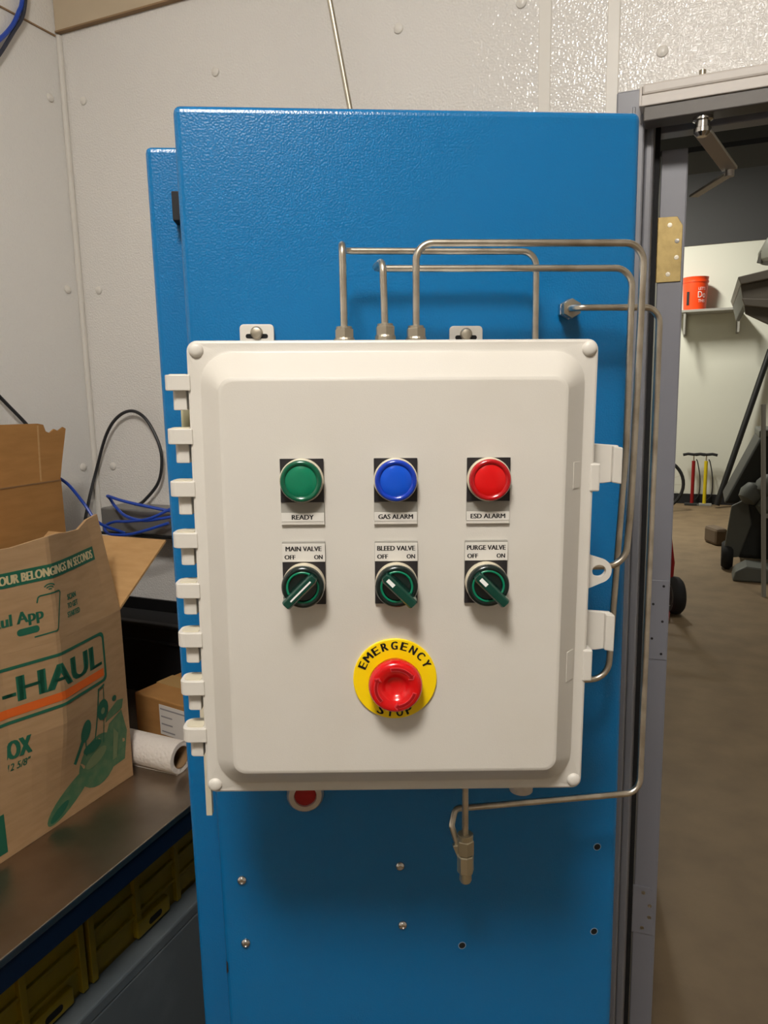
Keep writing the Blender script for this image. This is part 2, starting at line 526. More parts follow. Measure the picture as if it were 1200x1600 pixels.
# ------------------------------------------------------------------ control box
RO, BY = -0.0156, -0.0881
def rotm():
    # local -> world: roll in the xz plane, then yaw about z
    R1 = Matrix(((math.cos(RO), 0, -math.sin(RO)), (0, 1, 0), (math.sin(RO), 0, math.cos(RO))))
    R2 = Matrix(((math.cos(BY), -math.sin(BY), 0), (math.sin(BY), math.cos(BY), 0), (0, 0, 1)))
    return R2 @ R1
box = empty('control_box', (-0.0488, -0.185, 1.4019), rotm())
tag(box, 'white plastic control box with pilot lights, selector switches and emergency stop', 'control box')
def Y(poly, y):
    return [(a, y, b) for a, b in poly]
m = MB()
m.ring([Y(rrect(0.157,0.1848,0.007), 0.0145), Y(rrect(0.159,0.1868,0.008), 0.0125), Y(rrect(0.159,0.1868,0.008), 0.003),
        Y(rrect(0.1583,0.1861,0.0075), 0.0008), Y(rrect(0.1568,0.1846,0.007), 0.0),
        Y(rrect(0.1500,0.1790,0.024), 0.0), Y(rrect(0.1485,0.1775,0.0235), -0.0007), Y(rrect(0.1475,0.1765,0.023), -0.002),
        Y(rrect(0.1325,0.1595,0.011), -0.0195), Y(rrect(0.1310,0.1580,0.010), -0.0212), Y(rrect(0.1290,0.1560,0.009), -0.022), Y(rrect(0.1280,0.1550,0.0085), -0.022)], True, True)
m.build('cover', 'enclosure', box, auto=25)
m = MB()
m.ring([Y(rrect(0.150,0.178,0.012), 0.014), Y(rrect(0.150,0.178,0.012), 0.155), Y(rrect(0.147,0.175,0.010), 0.158)])
m.ring([Y(rrect(0.1555,0.1835,0.012), 0.0146), Y(rrect(0.1555,0.1835,0.012), 0.024)])
m.build('enclosure_body', 'enclosure', box)
for (x, z) in ((-0.1511,0.1796),(0.1514,0.1792),(-0.1515,-0.1793),(0.152,-0.1785)):
    MB().lathe([(0.0058,0),(0.0057,0.0010),(0.0047,0.0024),(0.003,0.0031),(0.0012,0.0034)], (x,0.0003,z), (0,-1,0), 20, cap0=False).build('corner_plug', 'enclosure_bits', box)
# hinge knuckles down the left edge
k0 = None
def dshape(x0, x1, y0, y1, r, n=5):
    # plan outline (x, y), rounded on the left
    out = [(x1, y0), (x1, y1)]
    for a in range(n+1):
        t = math.radians(90+90*a/n); out.append((x0+r+r*math.cos(t), y1-r+r*math.sin(t)))
    for a in range(n+1):
        t = math.radians(180+90*a/n); out.append((x0+r+r*math.cos(t), y0+r+r*math.sin(t)))
    return out
for k in range(8):
    z = 0.1611 - 0.04139*k
    if k0 is None:
        m = MB().prism(dshape(-0.0192, 0.0015, -0.0015, 0.021, 0.007), -0.0122, 0, lambda a, b, d: (a, b, d))
        k0 = m.build('hinge_knuckle', 'enclosure_bits', box, 0.0007)
        m = MB().prism(dshape(-0.0142, -0.003, 0.004, 0.024, 0.004), -0.0272, -0.0118, lambda a, b, d: (a, b, d))
        m.build('hinge_barrel', 'enclosure_bits', k0, 0.0006)
        MB().prism(dshape(-0.0165, -0.002, 0.002, 0.0175, 0.005), -0.0005, 0.0006, lambda a, b, d: (a, b, d)).build('knuckle_top', 'beige_plastic', k0)
        kk = k0
    else:
        kk = copy_tree(k0, box)
    kk.location = (-0.158, 0, z)
MB().box(-0.1765, -0.163, 0.045, 0.055, 0.112, 0.137).build('hinge_shim', 'gasket', box)
MB().box(-0.1752, -0.150, 0.045, 0.052, 0.116, 0.134).build('hinge_shim', 'enclosure_bits', box)
MB().box(-0.1997, -0.1932, 0.158, 0.166, -0.3047, -0.17).build('mounting_strap', 'beige_plastic', box, 0.0008)
MB().box(-0.1995, -0.140, 0.150, 0.158, -0.19, -0.165).build('mounting_strap', 'beige_plastic', box, 0.0008)
# mounting ears with bolts at the top
for (x, zt, yb) in ((-0.1301,0.2134,0.1735),(0.0788,0.2125,0.192)):
    m = MB().prism(rrect(0.0168, 0.028, 0.004, 4, x, zt-0.028), yb-0.005, yb, lambda a, b, d: (a, d, b))
    e = m.build('mounting_ear', 'enclosure_bits', box, 0.0006)
    MB().box(x-0.012, x+0.012, 0.155, yb-0.001, 0.15, 0.176).build('ear_foot', 'enclosure_bits', e)
    MB().prism(rrect(0.011, 0.0022, 0.002, 3, x, zt-0.0115), yb-0.0052, yb-0.0045, lambda a, b, d: (a, d, b)).build('ear_slot', 'hole_dark', e)
    MB().lathe([(0.0062,0),(0.0062,0.0015),(0.0048,0.0035),(0.002,0.0042)], (x, yb-0.005, zt-0.0082), (0,-1,0), 18, cap0=False).build('ear_bolt', 'steel_dull', e)
# latches on the right edge
for (zt, zb, tt, tb) in ((0.1046,0.0719,0.0906,0.0681),(-0.038,-0.0725,-0.0633,-0.0905)):
    m = MB().prism([(0.150,zt+0.001),(0.186,zt-0.002),(0.186,zb+0.001),(0.174,zb-0.0005),(0.150,zb)], 0.026, 0.031, lambda a, b, d: (a, d, b))
    la = m.build('latch', 'enclosure_bits', box, 0.0006)
    MB().prism([(0.1805,zt-0.002),(0.1885,zt-0.0035),(0.1885,zb-0.001),(0.1805,zb+0.0005)], 0.0215, 0.032, lambda a, b, d: (a, d, b)).build('latch_lip', 'enclosure_bits', la, 0.001)
    MB().box(0.1555, 0.1636, -0.0012, 0.0125, tb, tt).build('latch_tab', 'enclosure_bits', box, 0.0014)
    # clear pad on the sloping side of the cover
    def pad(s, z, d):
        x = 0.1475 + (0.1325-0.1475)*s; y = -0.002 + (-0.0195+0.002)*s
        nx, ny = 0.76, -0.65
        return (x+nx*d, y+ny*d, z)
    za, zb2 = tt+0.002, tb+0.004
    m = MB().ring([[pad(0.1,zb2,0), pad(0.55,zb2,0), pad(0.55,za,0), pad(0.1,za,0)], [pad(0.1,zb2,0.0004), pad(0.55,zb2,0.0004), pad(0.55,za,0.0004), pad(0.1,za,0.0004)]], smooth=False)
    m.build('clear_pad', 'enclosure_bits', box)
# padlock ear with hole
hc = (0.1712, -0.0008); N = 40
outer = []
hull = [(0.1560,0.0150)] + [(hc[0]+0.0105*math.cos(math.radians(a)), hc[1]+0.0105*math.sin(math.radians(a))) for a in range(60,-61,-6)] + [(0.1560,-0.0185)]
def radial(a):
    dx, dy = math.cos(a), math.sin(a); best = 0.05
    for i in range(len(hull)):
        (x1, y1), (x2, y2) = hull[i], hull[(i+1) % len(hull)]
        ex, ey = x2-x1, y2-y1
        det = dx*(-ey)+dy*ex
        if abs(det) < 1e-12: continue
        wx, wy = x1-hc[0], y1-hc[1]
        t = (wx*(-ey)+wy*ex)/det; s = (dx*wy-dy*wx)/det
        if t > 0 and -1e-6 <= s <= 1+1e-6: best = min(best, t)
    return best
oa = [2*PI*i/N for i in range(N)]
op = [(hc[0]+radial(a)*math.cos(a), hc[1]+radial(a)*math.sin(a)) for a in oa]
ip = [(hc[0]+0.0058*math.cos(a), hc[1]+0.0052*math.sin(a)) for a in oa]
MB().ring([Y(op,0.016), Y(op,0.021), Y(ip,0.021), Y(ip,0.016)], closed=True, smooth=False).build('padlock_ear', 'enclosure_bits', box)
MB().cyl((0.119,0.055,-0.176), (0.119,0.055,-0.214), 0.0118, n=8, smooth=False).build('cable_gland', 'aluminium', box)
MB().cyl((0.119,0.055,-0.213), (0.119,0.055,-0.219), 0.0108, n=24).build('cable_gland', 'aluminium', box)

# lettering on the face
FY = -0.022
def letter(parent, body, cx, cz, w, h, y, name='lettering', m='ink', bold=0.012):
    mb = MB()
    put_text(mb, fit_text(body, w, h, bold), lambda a, b: (cx+a, y, cz+b), h*0.06)
    return mb.build(name, m, parent)
PX = (-0.0699, 0.0009, 0.0714)
for x, body, c1, w, name in ((PX[0],'READY','green',0.0165,'pilot light'), (PX[1],'GAS ALARM','blue',0.0262,''), (PX[2],'ESD ALARM','red',0.0262,'')):
    pl = MB().prism(rrect(0.0165,0.0254,0.0008,2,x,0.0726), FY+0.0005, FY-0.0018, lambda a, b, d: (a, d, b)).build('pilot_light', 'holder_grey', box, 0.0003)
    pl['label'] = {'green':'green pilot light marked READY','blue':'blue pilot light marked GAS ALARM','red':'red pilot light marked ESD ALARM'}[c1]
    MB().box(x-0.0164,x+0.0164,FY-0.0026,FY-0.0017,0.0648,0.0979).build('black_plate', 'plate_black', pl)
    MB().box(x-0.0166,x+0.0166,FY-0.0024,FY-0.0017,0.0473,0.0500).build('card_lip', 'enclosure_bits', pl, 0.0003)
    MB().box(x-0.0163,x+0.0163,FY-0.0027,FY-0.0017,0.0500,0.0566).build('name_card', 'card_white', pl)
    letter(pl, body, x, 0.0533, w, 0.0036, FY-0.0028, bold=0.02)
    MB().lathe([(0.0166,0),(0.0166,0.004),(0.0158,0.0048),(0.0140,0.005)], (x,FY-0.0024,0.0817), (0,-1,0), 40, cap0=False).build('bezel', 'beige_plastic', pl)
    MB().lathe([(0.0157,0.0045),(0.0159,0.0065),(0.0157,0.0085),(0.0149,0.0097),(0.0138,0.0100),(0.0126,0.0096),(0.0117,0.0086)], (x,FY-0.0024,0.0817), (0,-1,0), 48, cap0=False, cap1=False).build('lens_rim', 'lens_'+c1, pl, auto=60)
    MB().lathe([(0.0119,0.0084),(0.0112,0.0088),(0.006,0.0092),(0.001,0.0093)], (x,FY-0.0024,0.0817), (0,-1,0), 40, cap0=False).build('lens', 'lens_'+c1+'_in', pl, auto=60)
for x, body, w, ang in ((PX[0],'MAIN VALVE',0.0272,45), (PX[1]+0.0003,'BLEED VALVE',0.0288,135), (PX[2]-0.0008,'PURGE VALVE',0.0295,135)):
    zc = 0.0016
    pl = MB().prism(rrect(0.0166,0.0249,0.0008,2,x,0.0094), FY+0.0005, FY-0.0018, lambda a, b, d: (a, d, b)).build('selector_switch', 'holder_grey', box, 0.0003)
    pl['label'] = 'green selector switch marked ' + body + (', turned to ON' if ang == 45 else ', turned to OFF')
    MB().box(x-0.0164,x+0.0164,FY-0.0026,FY-0.0017,-0.0153,0.0179).build('black_plate', 'plate_black', pl)
    MB().box(x-0.0164,x+0.0164,FY-0.0028,FY-0.0017,0.0186,0.0325).build('name_card', 'card_white', pl)
    letter(pl, body, x, 0.0287, w, 0.0037, FY-0.0029, bold=0.02)
    letter(pl, 'OFF', x-0.0105, 0.0222, 0.0080, 0.0034, FY-0.0029, bold=0.02)
    letter(pl, 'ON', x+0.0113, 0.0222, 0.0062, 0.0034, FY-0.0029, bold=0.02)
    ax = (0,-1,0); c = (x,FY-0.0024,zc)
    MB().lathe([(0.0162,0),(0.0164,0.004),(0.0160,0.0075),(0.0150,0.0082),(0.0140,0.0083)], c, ax, 44, cap0=False).build('bezel', 'beige_plastic', pl)
    MB().lathe([(0.0153,0.008),(0.0162,0.0095),(0.0163,0.0125),(0.0153,0.0145),(0.0136,0.0149),(0.0124,0.0143)], c, ax, 48, cap0=False, cap1=False).build('knob_rim', 'knob_dark', pl, auto=60)
    MB().lathe([(0.0125,0.0143),(0.0121,0.0149),(0.0113,0.0149),(0.0108,0.0142)], c, ax, 48, cap0=False, cap1=False).build('knob_ring', 'knob_ring', pl, auto=60)
    MB().lathe([(0.0109,0.0142),(0.0104,0.0128),(0.004,0.0126)], c, ax, 40, cap0=False).build('knob_face', 'knob_dark', pl)
    a = math.radians(ang); d = (math.cos(a), math.sin(a)); p = (-d[1], d[0])
    def bar(s, t, h, x=x, zc=zc, d=d, p=p):
        return (x+d[0]*s+p[0]*t, FY-0.0024-h, zc+d[1]*s+p[1]*t)
    # handle: pointer end at +s, long grip end at -s
    prof = [(0.0042,0.0125),(0.0039,0.0205),(0.0026,0.0222),(-0.0026,0.0222),(-0.0039,0.0205),(-0.0042,0.0125)]
    ends = [(-0.0178, 0.86), (-0.0168, 1.0), (0.0110, 1.0), (0.0135, 0.7)]
    MB().ring([[bar(s, t*kx, h) for t, h in prof] for s, kx in ends], smooth=False).build('handle', 'knob_bar', pl, 0.0004)
    if ang == 45:  # MAIN VALVE: white strip paints the light caught along the handle's ridge
        m = MB().ring([[bar(-0.0120,-0.0006,0.0221), bar(0.0095,-0.0006,0.0221), bar(0.0095,0.0006,0.0221), bar(-0.0120,0.0006,0.0221)],
                       [bar(-0.0120,-0.0006,0.0225), bar(0.0095,-0.0006,0.0225), bar(0.0095,0.0006,0.0225), bar(-0.0120,0.0006,0.0225)]], smooth=False)
    else:
        m = MB().ring([[bar(0.0035,-0.0017,0.0221), bar(0.0103,-0.0017,0.0221), bar(0.0103,0.0012,0.0221), bar(0.0035,0.0012,0.0221)],
                       [bar(0.0035,-0.0017,0.0225), bar(0.0103,-0.0017,0.0225), bar(0.0103,0.0012,0.0225), bar(0.0035,0.0012,0.0225)]], smooth=False)
    m.build('index_mark_and_glint', 'mark_and_glint_white', pl)
# emergency stop
ez = -0.0774; ec = (0.0, FY, ez); ax = (0,-1,0)
es = MB().lathe([(0.0331,-0.0004),(0.0331,0.0018),(0.0326,0.0023),(0.012,0.0024)], ec, ax, 64, cap0=False).build('emergency_stop', 'yellow', box)
es['label'] = 'red mushroom emergency stop button on a yellow disc'
m = MB()
for k, ch in enumerate('EMERGENCY'):
    a = math.radians(155 - 16*k)
    rot = a - PI/2
    wd_ = 0.0062 if ch == 'M' else 0.0046
    def to(p, q, a=a, rot=rot):
        x0, z0 = 0.0279*math.cos(a), 0.0279*math.sin(a)
        return (x0+p*math.cos(rot)-q*math.sin(rot), FY-0.0026, ez+z0+p*math.sin(rot)+q*math.cos(rot))
    put_text(m, fit_text(ch, wd_, 0.0066, 0.018), to, 0.0004)
m.build('emergency_lettering', 'ink', es)
m = MB()
for k, ch in enumerate('STOP'):
    a = math.radians(246.5 + 15.5*k)
    rot = a + PI/2
    def to(p, q, a=a, rot=rot):
        x0, z0 = 0.0279*math.cos(a), 0.0279*math.sin(a)
        return (x0+p*math.cos(rot)-q*math.sin(rot), FY-0.0026, ez+z0+p*math.sin(rot)+q*math.cos(rot))
    put_text(m, fit_text(ch, 0.0048, 0.0066, 0.018), to, 0.0004)
m.build('stop_lettering', 'ink', es)
MB().lathe([(0.0178,0.002),(0.0172,0.0075),(0.0160,0.010)], ec, ax, 40, cap0=False).build('stop_collar', 'estop_dark', es)
MB().lathe([(0.0165,0.0085),(0.0203,0.0105),(0.0211,0.0135),(0.0208,0.0170),(0.0196,0.0196),(0.0180,0.0206),(0.0160,0.0206),(0.0118,0.0200),(0.0098,0.0188),(0.0085,0.0166),(0.006,0.0150),(0.002,0.0145)], ec, ax, 56, cap0=False).build('mushroom_head', 'estop_red', es, auto=70)
def arc(a0, a1, rm, wid, h0, h1, n=12):
    P0 = []
    for i in range(n+1):
        a = math.radians(a0+(a1-a0)*i/n); P0.append((rm+wid/2, a))
    hd = math.radians(a1)
    tail = []
    P0.append((rm+wid*1.1, hd)); P0.append((rm, hd+(0.16 if a1 > a0 else -0.16))); P0.append((rm-wid*1.1, hd))
    for i in range(n, -1, -1):
        a = math.radians(a0+(a1-a0)*i/n); P0.append((rm-wid/2, a))
    return [[(r*math.cos(a), FY-h, ez+r*math.sin(a)) for r, a in P0] for h in (h0, h1)]
for a0 in (225, 105, -15):
    MB().ring(arc(a0, a0-70, 0.0152, 0.0030, 0.0200, 0.02095), smooth=False).build('turn_arrow', 'estop_line', es)
    MB().ring(arc(a0-2, a0-66, 0.0152, 0.0019, 0.0205, 0.02115), smooth=False).build('turn_arrow', 'estop_dark', es)

# ------------------------------------------------------------------ stainless tubes
TR = 0.0032
def nut(c, axis, r, h, name, parent, m='steel_dull', n=6):
    a = Vector(axis).normalized(); c = Vector(c)
    return MB().lathe([(r*0.93,0),(r,h*0.08),(r,h*0.92),(r*0.93,h)], c, a, n, smooth=False).build(name, m, parent)
def tube_thing(label, path, rad, r=TR):
    t = empty('steel_tube', path[0]); tag(t, label, 'tube', 'bent steel tubes around the control box')
    o = Vector(path[0])
    MB().tube(fillet(path, rad, 9), r, 14).build('tube_run', 'steel', t, org=o)
    return t, o
def top_fitting(t, o, x, y, z):
    d = Vector((x, y, z)) - o
    nut(d+Vector((0,0,-0.022)), (0,0,1), 0.0092, 0.020, 'fitting_body', t, n=24)
    nut(d+Vector((0,0,-0.003)), (0,0,1), 0.0088, 0.0085, 'compression_nut', t)
    nut(d+Vector((0,0,0.0052)), (0,0,1), 0.0070, 0.0025, 'nut_collar', t, n=20)
B = 0.0135
p1 = [(-0.0788,-0.098,1.588),(-0.0784,-0.098,1.6755),(-0.0760,-0.040,1.6800),(0.1108,-0.040,1.6790),(0.1106,-0.040,1.52)]
t, o = tube_thing('tube from the leftmost top fitting, bending down behind the control box', p1, [0.010,0.010,0.014])
top_fitting(t, o, -0.0788, -0.098, 1.5985)
p2 = [(-0.0427,-0.098,1.588),(-0.0437,-0.098,1.6615),(-0.0475,-0.058,1.6612),(0.1985,-0.060,1.6600),(0.1977,-0.060,1.4894),(0.1862,-0.060,1.2509),(0.105,-0.060,1.2509)]
t, o = tube_thing('tube from the middle top fitting, entering the box side beside the lower latch', p2, [0.010,0.008,0.017,0.3,0.019])
top_fitting(t, o, -0.0427, -0.098, 1.6005)
p3 = [(-0.0154,-0.098,1.588),(-0.0143,-0.098,1.6760),(0.1917,-0.098,1.6757),(0.1910,-0.098,1.6087),(0.1874,-0.098,1.4319),(0.1838,-0.098,1.3798),(0.105,-0.098,1.3815)]
t, o = tube_thing('tube from the third top fitting, entering the box side behind the padlock ear', p3, [0.015,0.017,0.3,0.3,0.019])
top_fitting(t, o, -0.0154, -0.098, 1.5985)
p4 = [(0.1557,0.0,1.6285),(0.1480,-0.045,1.6258),(0.2345,-0.045,1.6253),(0.2342,-0.045,1.4872),(0.2180,-0.075,1.1290),(0.0205,-0.082,1.1310),(0.0150,-0.090,1.1180),(0.0220,-0.095,1.0930)]
t, o = tube_thing('long outer tube from the bulkhead fitting down the right side to below the box', p4, [0.010,0.016,0.5,0.016,0.006,0.006])
nut((0,0,0), (-0.05,-1,-0.05), 0.0105, 0.010, 'bulkhead_nut', t, 'chrome')
nut((-0.0008,-0.0095,-0.0004), (-0.08,-1,-0.05), 0.0085, 0.004, 'bulkhead_thread', t, 'chrome', 20)
nut((-0.0010,-0.0135,-0.0006), (-0.10,-1,-0.05), 0.0098, 0.010, 'compression_nut', t)
q = Vector((0.0200,-0.0935,1.1010)) - o
nut(q, (0.35,-0.2,-0.9), 0.0062, 0.015, 'compression_nut', t, 'brass_nut')
t = empty('drain_tube', (0.0270,-0.100,1.215)); tag(t, 'short straight tube with brass check fitting hanging below the control box', 'tube')
o = Vector((0.0270,-0.100,1.215))
MB().cyl((0,0,0.02), (0,0,-0.104), TR, n=14).build('tube_run', 'steel', t)
nut((0,0,-0.1005), (0,0,-1), 0.0078, 0.006, 'nut_collar', t, 'brass_nut', 20)
nut((0,0,-0.1060), (0,0,-1), 0.0088, 0.016, 'compression_nut', t, 'brass_nut')
nut((0,0,-0.1225), (0,0,-1), 0.0085, 0.0195, 'fitting_body', t, 'brass_nut', 8)
MB().lathe([(0.0062,0),(0.0062,0.009),(0.0050,0.0115),(0.003,0.012)], (0,0,-0.1415), (0,0,-1), 20).build('fitting_tip', 'brass_nut', t)

# ------------------------------------------------------------------ door operator above the doorway
op_ = empty('door_operator', W(0.147, VB-0.022, 2.034), TH)
tag(op_, 'aluminium door operator housing over the doorway with a folding arm', 'door operator')
MB().box(0, 0.86, -0.050, 0.0, -0.006, 0.012).build('housing_base', 'alu_paint', op_, 0.0015)
MB().box(0.001, 0.86, -0.049, 0.0, 0.0128, 0.031).build('housing_cover', 'alu_paint', op_, 0.004)
MB().box(0.004, 0.86, -0.046, 0.0, -0.030, -0.0055).build('track', 'dark_housing', op_, 0.002)
MB().box(-0.004, 0.0005, -0.045, -0.004, -0.004, 0.028).build('end_cap', 'alu_paint', op_, 0.001)
MB().cyl((0.096,-0.02,0.030), (0.096,-0.02,0.046), 0.0055, n=16).build('spindle_top', 'steel_dull', op_)
MB().lathe([(0.0165,0),(0.0165,0.006),(0.0125,0.008),(0.0125,0.018),(0.0145,0.019),(0.0145,0.026),(0.008,0.032)], (0.100,-0.022,-0.0295), (0,0,-1), 24).build('spindle', 'chrome', op_)
def flat_bar(a, b, w, t):
    a, b = Vector(a), Vector(b); d = (b-a).normalized(); s = d.cross(Vector((0,0,1))).normalized()*w/2; n = s.cross(d).normalized()*t/2
    return MB().ring([[p-s-n, p+s-n, p+s+n, p-s+n] for p in (a, b)], smooth=False)
flat_bar((0.100,-0.024,-0.054), (0.149,0.165,-0.074), 0.028, 0.006).build('arm', 'aluminium', op_, 0.001)
MB().cyl((0.149,0.165,-0.088), (0.149,0.165,-0.066), 0.0085, n=16).build('arm_joint', 'aluminium', op_)
flat_bar((0.149,0.165,-0.083), (0.083,0.318,-0.083), 0.020, 0.005).build('arm', 'aluminium', op_, 0.001)

# ------------------------------------------------------------------ bench and what stands on and below it
bo = (-0.515, 0.0, 0.0)
be = empty('workbench', W(*bo), TH); tag(be, 'stainless topped workbench with a navy apron along the left wall', 'workbench')
MB().box(-1.22, -0.515, -1.25, 0.775, 0.838, 0.850).build('bench_top', 'stainless', be, 0.002, org=bo)
MB().box(-0.560, -0.519, -1.24, 0.765, 0.800, 0.838).build('apron', 'navy', be, 0.002, org=bo)
for (u, v) in ((-0.56,-1.22),(-0.56,0.745),(-1.2,-1.22),(-1.2,0.745)):
    MB().box(u-0.02, u+0.02, v-0.02, v+0.02, 0, 0.838).build('leg', 'navy', be, 0.003, org=bo)

co = (-0.572, 0.0, 0.0)
lc = empty('storage_chest', W(*co), TH); tag(lc, 'low dark grey chest standing on the floor under the workbench', 'chest')
MB().box(-1.05, -0.5725, -1.15, 0.62, 0.0, 0.578).build('chest_body', 'bin_grey', lc, 0.004, org=co)
MB().box(-1.06, -0.572, -1.16, 0.63, 0.576, 0.600).build('chest_lid', 'bin_grey', lc, 0.004, org=co)

def crate(v0, v1, label):
    o = (-0.60, v0, 0.601)
    t = empty('plastic_crate', W(*o), TH); tag(t, label, 'crate', 'yellow crates under the workbench')
    u0, u1, z0, z1 = -0.95, -0.612, 0.6005, 0.775
    m = MB().box(u0, u1, v0, v1, z0, z0+0.008).box(u0, u0+0.006, v0, v1, z0, z1).box(u0, u1, v0, v0+0.006, z0, z1).box(u0, u1, v1-0.006, v1, z0, z1).box(u1-0.006, u1, v0, v1, z0, z1)
    m.build('crate_shell', 'crate_yellow', t, org=o)
    n = 4
    for k in range(n+1):
        v = v0 + (v1-v0-0.012)*k/n
        MB().box(u1-0.001, u1+0.009, v, v+0.012, z0+0.004, z1).build('rib', 'crate_yellow', t, 0.001, org=o)
    for z in (z0+0.045, z0+0.085, z0+0.125, z1-0.012):
        MB().box(u1-0.001, u1+0.006, v0+0.012, v1-0.012, z, z+0.006).build('rail', 'crate_yellow', t, 0.001, org=o)
    for k in range(2):
        v = v0 + (v1-v0)*(0.375+0.5*k)-0.06
        h = MB().box(u1-0.001, u1+0.012, v, v+0.085, z0+0.006, z0+0.036).build('handle_panel', 'crate_yellow', t, 0.003, org=o)
        MB().prism(rrect(0.017, 0.006, 0.0058, 4, v+0.045, z0+0.02), u1+0.0115, u1+0.0124, lambda a, b, d: (d, a, b)).build('handle_slot', 'hole_dark', h, org=o)
crate(-0.40, 0.055, 'yellow plastic crate under the bench, nearer to the camera')
crate(0.065, 0.50, 'yellow plastic crate under the bench, nearer to the blue cabinet')

# moving box: open carton with printed front
FU = -0.680
def bulge(v):
    if v > 0.105: return max(0.0, 1-(v-0.105)/0.17)
    return max(0.0, 1-(0.105-v)/0.10)
def smooth01(t):
    t = min(max(t, 0), 1); return t*t*(3-2*t)
def face_u(v, z):
    return FU - 0.006*min(1, max(0, (0.27-v)/0.4)) + 0.030*smooth01((z-0.86)/0.2)*bulge(v)
def flap_u(v, z):
    t = (z-1.171)/0.165
    return face_u(v, 1.171) - 0.004*t - 0.030*t*smooth01((v-0.10)/0.17) + 0.008*t*(1-smooth01((v-0.0)/0.1))
bo2 = (FU, 0.27, 0.85)
mbx = empty('moving_box', W(*bo2), TH); tag(mbx, 'open cardboard moving box with green and orange print on the workbench', 'cardboard box')
VS = [0.27, 0.235, 0.2, 0.165, 0.135, 0.1085, 0.1015, 0.075, 0.05, 0.02, -0.01, -0.06, -0.146]
def sheet(fu, zs, th, vs=VS):
    """a bent sheet at u = fu(v, z) with thickness"""
    m = MB()
    n = len(vs)
    vv, ff = [], []
    for d in (0, -th):
        for z in zs:
            for v in vs:
                zz = z(v) if callable(z) else z
                vv.append((fu(v, zz)+d, v, zz))
    k = len(zs)
    def ix(s, i, j): return s*k*n + i*n + j
    for i in range(k-1):
        for j in range(n-1):
            ff.append((ix(0,i,j), ix(0,i,j+1), ix(0,i+1,j+1), ix(0,i+1,j)))
            ff.append((ix(1,i,j), ix(1,i+1,j), ix(1,i+1,j+1), ix(1,i,j+1)))
    for j in range(n-1):
        ff.append((ix(0,0,j), ix(1,0,j), ix(1,0,j+1), ix(0,0,j+1)))
        ff.append((ix(0,k-1,j), ix(0,k-1,j+1), ix(1,k-1,j+1), ix(1,k-1,j)))
    for i in range(k-1):
        ff.append((ix(0,i,0), ix(0,i+1,0), ix(1,i+1,0), ix(1,i,0)))
        ff.append((ix(0,i,n-1), ix(1,i,n-1), ix(1,i+1,n-1), ix(0,i+1,n-1)))
    return m.add(vv, ff)
sheet(face_u, [0.8505,0.88,0.91,0.95,0.99,1.03,1.07,1.11,1.15,1.171], 0.005).build('front_side', 'cardboard', mbx, org=bo2)
fl = sheet(flap_u, [1.1712,1.19,1.22,1.25,1.28,1.31, lambda v: 1.334 - 0.004*math.sin(v*40) + (0.006 if v > 0.2 else 0)], 0.005)
fl.build('front_flap', 'cardboard', mbx, org=bo2)
MB().box(-1.00, -0.995, -0.146, 0.27, 0.8505, 1.171).build('back_side', 'cardboard', mbx, org=bo2)
MB().box(-0.9945, -0.688, 0.265, 0.27, 0.8505, 1.171).build('end_side', 'cardboard', mbx, org=bo2)
MB().box(-0.9945, -0.690, -0.146, -0.141, 0.8505, 1.171).build('end_side', 'cardboard', mbx, org=bo2)
MB().box(-0.9945, -0.690, -0.141, 0.265, 0.8505, 0.856).build('base', 'cardboard_in', mbx, org=bo2)
a = math.radians(36); L = 0.172
def flp(u, s, d):
    return (u, 0.27 + s*math.cos(a) - d*math.sin(a), 1.171 + s*math.sin(a) + d*math.cos(a))
m = MB().ring([[flp(-0.683,0,-0.004), flp(-0.683,L,-0.004), flp(-0.992,L,-0.004), flp(-0.992,0,-0.004)], [flp(-0.683,0,0), flp(-0.683,L,0), flp(-0.992,L,0), flp(-0.992,0,0)]], smooth=False)
m.build('end_flap', 'cardboard_in', mbx, org=bo2)
m = MB().ring([[(-1.0,-0.146,1.171),(-1.0,0.27,1.171),(-1.05,0.27,1.32),(-1.05,-0.146,1.32)], [(-1.005,-0.146,1.171),(-1.005,0.27,1.171),(-1.055,0.27,1.32),(-1.055,-0.146,1.32)]], smooth=False)
m.build('back_flap', 'cardboard_in', mbx, org=bo2)
# print: 2D shapes (v, z) cut along the crease grid and laid on the bent sheet
def lay(name, m, fs_list, fu, off=0.0006):
    bm = bmesh.new()
    for vs, fs in fs_list:
        bv = [bm.verts.new((x, z, 0)) for x, z in vs]
        for q in fs:
            try: bm.faces.new([bv[i] for i in q])
            except ValueError: pass
    for c in VS[1:-1]:
        bmesh.ops.bisect_plane(bm, geom=bm.verts[:]+bm.edges[:]+bm.faces[:], plane_co=(c,0,0), plane_no=(1,0,0))
    for c in [0.88+0.03*i for i in range(16)]:
        bmesh.ops.bisect_plane(bm, geom=bm.verts[:]+bm.edges[:]+bm.faces[:], plane_co=(0,c,0), plane_no=(0,1,0))
    for v in bm.verts:
        x, z = v.co.x, v.co.y
        v.co = (fu(x, z)+off-bo2[0], x-bo2[1], z-bo2[2])
    bmesh.ops.recalc_face_normals(bm, faces=bm.faces)
    me = bpy.data.meshes.new(name); bm.to_mesh(me); bm.free()
    me.materials.append(MATS[m])
    o = bpy.data.objects.new(name, me); C.objects.link(o); o.parent = mbx
    return o
def lay_each(name, m, shapes, fu, off):
    for k, sh_ in enumerate(shapes):
        lay(name, m, [sh_], fu, off + 0.00002*k)
